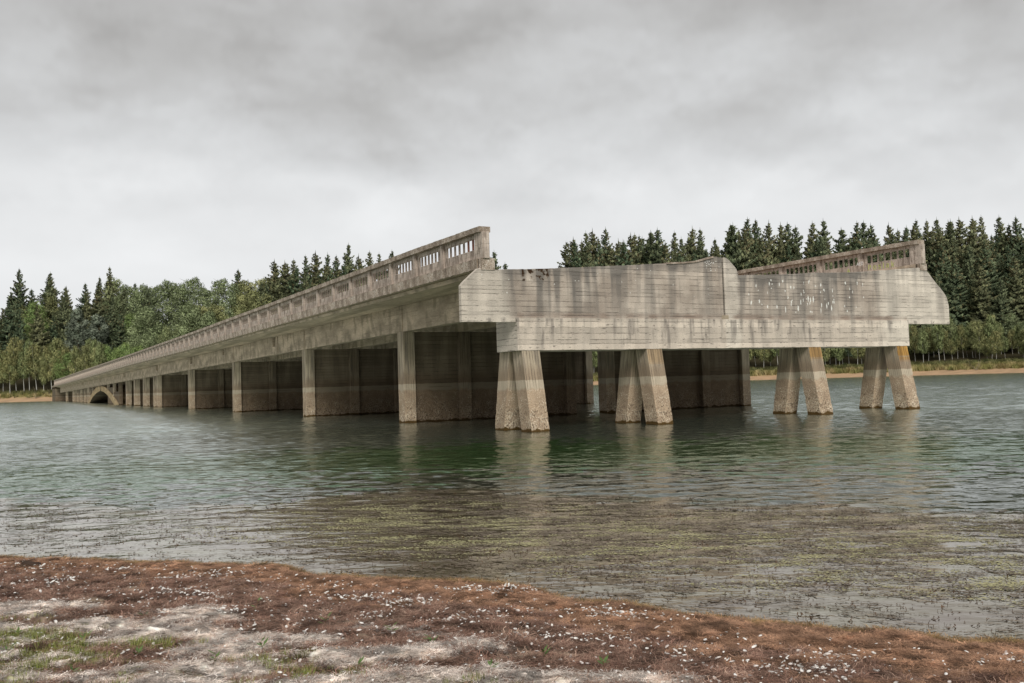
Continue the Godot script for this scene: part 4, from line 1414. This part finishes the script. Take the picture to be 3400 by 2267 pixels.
func tree(kind: String, called: String, t: float, o: float, hgt: float, label: String, category: String, group: String, lean := 0.0) -> void:
	var k: Array = kinds[kind]
	var r := thing(called, far_p(t, o), rf(0, TAU), label, category, group)
	var wd := rf(0.82, 1.18)
	r.scale = Vector3(wd, 1.0, wd) * (hgt / k[0])
	if lean != 0.0:
		r.rotation.z = lean
	part("crown", k[1], mats.leaf, r)
	if k[2]:
		part("trunk", k[2], mats.bark, r)


func place(kind: String, called: String, t: float, o: float, e: float, label: String, category: String, group: String, lean := 0.0) -> void:
	var p := far_p(t, o)
	tree(kind, called, t, o, maxf(3.0, 1.9 - e * p.z - p.y), label, category, group, lean)


const SKYLINE := [-0.66, 0.126, -0.554, 0.124, -0.533, 0.136, -0.51, 0.131, -0.466, 0.129, -0.434, 0.133, -0.41, 0.125, -0.356, 0.127, -0.29, 0.126, -0.27, 0.124, -0.25, 0.147, -0.2, 0.151, -0.177, 0.161, -0.15, 0.149, -0.135, 0.142, -0.12, 0.11, 0.04, 0.12, 0.06, 0.15, 0.098, 0.166, 0.12, 0.160, 0.152, 0.160, 0.19, 0.164, 0.228, 0.156, 0.252, 0.174, 0.275, 0.169, 0.318, 0.161, 0.339, 0.168, 0.37, 0.163, 0.416, 0.161, 0.454, 0.162, 0.506, 0.165, 0.554, 0.164, 0.66, 0.165]

func where(t: float) -> String:          # where in the view a tree stands, told by what is before it
	for q in [[-0.56, "beyond the left edge of the view"], [-0.535, "at the left edge of the view"], [-0.51, "left of the bridge's far end"], [-0.488, "beside the bridge's far end"], [-0.45, "behind the far end of the left railing"], [-0.41, "above the arch of the bridge"], [-0.36, "behind the railing above the narrow far piers"], [-0.31, "behind the railing right of the arch"], [-0.26, "behind the railing above the fifth pier"], [-0.22, "behind the railing above the fourth pier"], [-0.17, "behind the railing above the third pier"], [-0.12, "behind the railing above the second pier"], [0.0, "behind the end of the left railing"], [0.12, "behind the left half of the end wall"], [0.2, "behind the wall left of its crest"], [0.26, "behind the crest of the end wall"], [0.32, "behind the right railing's far part"], [0.37, "behind the middle of the right railing"], [0.42, "behind the end post of the right railing"], [0.47, "behind the right corbel of the end wall"], [0.51, "just right of the bridge's broken end"], [0.555, "at the right edge of the view"]]:
		if t < q[0]:
			return q[1]
	return "beyond the right edge of the view"


func build_forest() -> void:
	make_kinds()
	rng.seed = 404
	# right: a spruce wood behind the wall, birches in front of it
	var t := 0.07
	while t < 0.64:
		var e := curve(SKYLINE, t) - rf(0.0, 0.034) * rf(0, 1) * rf(0, 1)
		place("spruce%d" % (rng.randi() % 6), "spruce_tree", t, rf(62, 84), e, ("tall" if rng.randi() % 2 else "pointed") + " dark spruce on the skyline " + where(t), "tree", "skyline spruces of the right wood")
		t += rf(0.006, 0.020)
	t = 0.072
	while t < 0.64:
		place("spruce%d" % (rng.randi() % 6), "spruce_tree", t, rf(54, 70), curve(SKYLINE, t) - rf(0.003, 0.026), "dark spruce just below the skyline " + where(t), "tree", "second row of the right wood")
		t += rf(0.005, 0.014)
	place("thin0", "larch_tree", 0.062, 70.0, 0.150, "sparse pale larch at the left end of the right wood", "tree", "")
	t = 0.20
	while t < 0.64:
		place("spruce%d" % (rng.randi() % 6), "spruce_tree", t, rf(48, 62), curve(SKYLINE, t) - rf(0.018, 0.05), "dark spruce half way down the wood " + where(t), "tree", "middle spruces of the right wood")
		t += rf(0.012, 0.02)
	t = 0.27
	while t < 0.64:
		place("spruce%d" % (rng.randi() % 6), "spruce_tree", t, rf(32, 46), rf(0.085, 0.125), "front row spruce with hanging branches " + where(t), "tree", "front spruces of the right wood")
		t += rf(0.016, 0.028)
	t = 0.08
	while t < 0.64:
		place("birch%d" % (rng.randi() % 4), "birch_tree", t, rf(12.5, 29), rf(0.027, 0.055) * (1.0 + 0.12 * smoothstep(0.4, 0.6, t)), ["slender white stemmed", "yellowish white stemmed", "dense white stemmed", "thin crowned"][rng.randi() % 4] + " birch on the far bank " + where(t), "tree", "birches on the right shore", rf(-0.06, 0.06))
		t += rf(0.0035, 0.009)
	t = 0.4
	while t < 0.64:
		place("broad%d" % ([0, 3, 1][rng.randi() % 3]), "leafy_tree", t, rf(24, 34), rf(0.05, 0.062), "grey green leafy tree between birches and spruces " + where(t), "tree", "leafy trees of the right shore")
		t += rf(0.018, 0.03)
	t = 0.08
	while t < 0.64:
		tree("bush%d" % (rng.randi() % 2), "low_bush", t, rf(9.5, 13.0), rf(1.3, 2.4), "low dark green bush in the dry grass " + where(t), "bush", "bushes on the right shore")
		t += rf(0.008, 0.018)
	# the middle: a few tops above the wall
	place("spruce3", "spruce_tree", -0.0165, 60.0, 0.1425, "taller of the two lone spruces between the left railing and the end wall", "tree", "")
	place("spruce5", "spruce_tree", -0.005, 62.0, 0.129, "shorter, rounder of the two lone spruces above the end wall", "tree", "")
	place("spruce1", "spruce_tree", -0.1275, 75.0, 0.146, "single small spruce top just above the left railing", "tree", "")
	t = -0.12
	while t < 0.07:
		place("spruce%d" % (rng.randi() % 6), "spruce_tree", t, rf(30, 50), rf(0.085, 0.108), "spruce of the middle shore seen through the bridge", "tree", "middle shore spruces")
		t += rf(0.018, 0.03)
	# left: mixed wood
	t = -0.64
	while t < -0.395:
		place("spruce%d" % (rng.randi() % 6), "spruce_tree", t, rf(75, 100), curve(SKYLINE, t) - rf(0.0, 0.022), "dark spruce on the skyline " + where(t), "tree", "skyline spruces of the left wood")
		t += rf(0.012, 0.022)
	t = -0.64
	while t < -0.39:
		var br := rng.randi() % 3 == 0
		place("broad%d" % (rng.randi() % 4) if br else "spruce%d" % (rng.randi() % 6), "leafy_tree" if br else "spruce_tree", t, rf(66, 88), curve(SKYLINE, t) - rf(0.012, 0.034), ("leafy tree among spruces " if br else "dark spruce below the skyline ") + where(t), "tree", "leafy trees among the left spruces" if br else "second row of the left wood")
		t += rf(0.007, 0.014)
	for q in [[-0.533, 0.139], [-0.499, 0.134], [-0.4345, 0.138], [-0.295, 0.131]]:
		place("spruce%d" % (rng.randi() % 3), "spruce_tree", q[0], 88.0, q[1], "pointed spruce standing higher than its neighbours, " + where(q[0]), "tree", "spruce tips of the left wood")
	t = -0.43
	while t < -0.255:
		place("broad%d" % ([0, 1, 1, 3][rng.randi() % 4]), "leafy_tree", t, rf(72, 100), curve(SKYLINE, t) - rf(0.0, 0.012), "grey green leafy tree on the skyline " + where(t), "tree", "skyline leafy trees of the left wood")
		t += rf(0.012, 0.02)
	t = -0.268
	while t < -0.13:
		place("spruce%d" % (rng.randi() % 6), "spruce_tree", t, rf(58, 80), curve(SKYLINE, t) - rf(0.0, 0.014), "dark spruce in the tall group " + where(t), "tree", "tall spruce group of the left wood")
		t += rf(0.009, 0.015)
	t = -0.265
	while t < -0.135:
		place("spruce%d" % (rng.randi() % 6), "spruce_tree", t, rf(50, 70), curve(SKYLINE, t) - rf(0.012, 0.03), "dark spruce in the second rank " + where(t), "tree", "second rank of the tall spruce group")
		t += rf(0.007, 0.013)
	t = -0.27
	while t < -0.14:
		place("spruce%d" % (rng.randi() % 6), "spruce_tree", t, rf(40, 55), rf(0.095, 0.125), "lower dark spruce " + where(t), "tree", "lower spruces of the left wood")
		t += rf(0.014, 0.022)
	t = -0.63
	while t < -0.39:
		place("spruce%d" % (rng.randi() % 6), "spruce_tree", t, rf(36, 66), rf(0.085, 0.118), "broad dark spruce above the birches " + where(t), "tree", "middle spruces of the left wood")
		t += rf(0.012, 0.02)
	for q in [[-0.47, 0.098], [-0.448, 0.09]]:
		place("pine0", "pine_tree", q[0], 34.0, q[1], "blue green pine in front of the left spruces" if q[1] > 0.095 else "smaller blue green pine beside the other one", "tree", "")
	t = -0.41
	while t < -0.20:
		place("broad%d" % ([1, 0, 1, 3, 2][rng.randi() % 5]), "leafy_tree", t, rf(36, 66), rf(0.072, 0.112), "pale green leafy tree on the slope " + where(t), "tree", "slope leafy trees of the left wood")
		t += rf(0.0085, 0.014)
	t = -0.41
	while t < -0.22:
		place("broad%d" % ([1, 2, 0][rng.randi() % 3]), "leafy_tree", t, rf(14, 30), rf(0.035, 0.07), "leafy tree low on the far shore " + where(t), "tree", "shore leafy trees of the left wood")
		t += rf(0.012, 0.018)
	t = -0.49
	while t < -0.395:
		place("broad%d" % ([2, 2, 3][rng.randi() % 3]), "leafy_tree", t, rf(15, 28), rf(0.042, 0.058), "bright green leafy tree at the far end of the bridge", "tree", "bright trees at the bridge's far end")
		t += rf(0.008, 0.014)
	t = -0.64
	while t < -0.445:
		place("birch%d" % (rng.randi() % 4), "birch_tree", t, rf(11, 24), rf(0.048, 0.068), ["tall yellow green", "tall grey green", "leaning yellow green", "thin leaved"][rng.randi() % 4] + " birch with pale stem " + where(t), "tree", "birches on the left shore", rf(-0.08, 0.08))
		t += rf(0.0045, 0.009)
	t = -0.63
	while t < -0.44:
		tree("bush1", "low_bush", t, rf(7.0, 12.0), rf(1.2, 2.2), "low bush under the birches " + where(t), "bush", "bushes on the left shore")
		t += rf(0.012, 0.03)
	# driftwood
	for i in 4:
		var tt: float = [-0.515, -0.497, -0.484, 0.5][i]
		var p := far_p(tt, 3.2)
		var mb := MB.new()
		for k in 5:
			var q := Vector3(rf(-0.6, 0.6), 0.1, rf(-0.3, 0.3))
			var dd := Vector3(rf(-1, 1), rf(0.05, 0.5), rf(-0.4, 0.4)).normalized()
			var r := 0.11
			for s in 4:
				var q2 := q + dd * 1.3
				mb.hexa([q + Vector3(-r, 0, 0), q + Vector3(0, 0, r), q + Vector3(r, 0, 0), q + Vector3(0, 0, -r), q2 + Vector3(-r, 0.1, 0) * 0.7, q2 + Vector3(0, 0.1, r) * 0.7, q2 + Vector3(r, 0.1, 0) * 0.7, q2 + Vector3(0, 0.1, -r) * 0.7])
				q = q2
				r *= 0.7
				dd = (dd + Vector3(rf(-0.4, 0.4), rf(-0.35, 0.15), 0)).normalized()
		var dw := part("driftwood", mb.mesh(), paint(Color(0.52, 0.47, 0.41)))
		dw.position = p
		tag(dw, "bleached dead branches lying on the far bank, " + ["leftmost of the three by the birches", "middle one of the three by the birches", "nearest the far end of the bridge", "on the right shore"][i], "driftwood", "driftwood on the far banks")


# ---------------------------------------------------------------- sky
func sky_image() -> Image:
	var w := 1536
	var h := 768
	var im := Image.create(w, h, false, Image.FORMAT_RGBF)
	var cl := FastNoiseLite.new()
	cl.seed = 13
	cl.frequency = 1.0
	cl.fractal_octaves = 6
	cl.fractal_gain = 0.52
	cl.domain_warp_enabled = true
	cl.domain_warp_amplitude = 0.25
	cl.domain_warp_frequency = 1.5
	for j in h / 2 + 2:
		var el := PI / 2.0 - (j + 0.5) / h * PI
		var y := maxf(sin(el), 0.0)
		var base := curve([0.0, 0.80, 5.0, 0.81, 9.0, 0.80, 12.0, 0.76, 14.0, 0.68, 17.0, 0.56, 20.0, 0.50, 23.0, 0.485, 28.0, 0.475, 90.0, 0.475], rad_to_deg(el))
		var amp := curve([0.0, 0.02, 6.0, 0.05, 10.0, 0.11, 13.0, 0.24, 17.0, 0.36, 90.0, 0.40], rad_to_deg(el))
		for i in w:
			var az := (i + 0.5) / w * TAU
			var d := Vector3(sin(az) * cos(el), y, -cos(az) * cos(el))
			var f := 0.35 / (y + 0.22)
			var n := 0.7 * cl.get_noise_3d(d.x * 2.3, d.y * 4.6, d.z * 2.3) + 0.62 * cl.get_noise_3d(d.x * f * 5.2, 5.0 + d.y * 3.0, d.z * f * 5.2)
			var v := base * (1.0 + amp * n * 1.45)
			var warm := smoothstep(0.7, 0.35, v)
			im.set_pixel(i, j, Color(v * lerpf(0.985, 1.012, warm), v, v * lerpf(1.012, 0.985, warm)))
	var g := Color(0.2, 0.21, 0.2)
	im.fill_rect(Rect2i(0, h / 2 + 2, w, h / 2 - 2), g)
	return im


func _ready() -> void:
	# camera
	var cam := Camera3D.new()
	cam.name = "camera"
	cam.position = Vector3(0, 1.9, 0)
	cam.rotation = Vector3(0.0442, 0.0, -0.0307)
	cam.fov = 40.53
	cam.near = 0.05
	cam.far = 2500.0
	add_child(cam)
	cam.current = true
	nz.seed = 3
	nz.frequency = 1.0
	nz.fractal_type = FastNoiseLite.FRACTAL_NONE
	nf.seed = 7
	nf.frequency = 1.0
	nf.fractal_octaves = 4
	# overcast sky
	var env := Environment.new()
	env.background_mode = Environment.BG_SKY
	var sky := Sky.new()
	var sm := PanoramaSkyMaterial.new()
	sm.panorama = ImageTexture.create_from_image(sky_image())
	sky.sky_material = sm
	env.sky = sky
	env.tonemap_mode = Environment.TONE_MAPPER_LINEAR
	env.tonemap_exposure = 1.7
	env.background_energy_multiplier = 0.6
	env.sdfgi_enabled = true
	env.ssao_enabled = true
	env.ssil_enabled = true
	var we := WorldEnvironment.new()
	we.name = "environment"
	we.environment = env
	add_child(we)
	var sun := DirectionalLight3D.new()
	sun.name = "sun"
	sun.light_energy = 0.5
	sun.light_color = Color(1.0, 0.985, 0.96)
	sun.light_angular_distance = 24.0
	sun.shadow_enabled = true
	add_child(sun)
	sun.look_at_from_position(Vector3(0.10, 0.75, 0.95), Vector3.ZERO)
	# the place
	make_materials()
	mats.rust = paint(Color(0.52, 0.36, 0.31))
	mats.tan.albedo_color = Color(1.08, 1.0, 0.88)
	build_water()
	build_far_shore()
	build_bridge()
	build_beach()
	build_weed_bed()
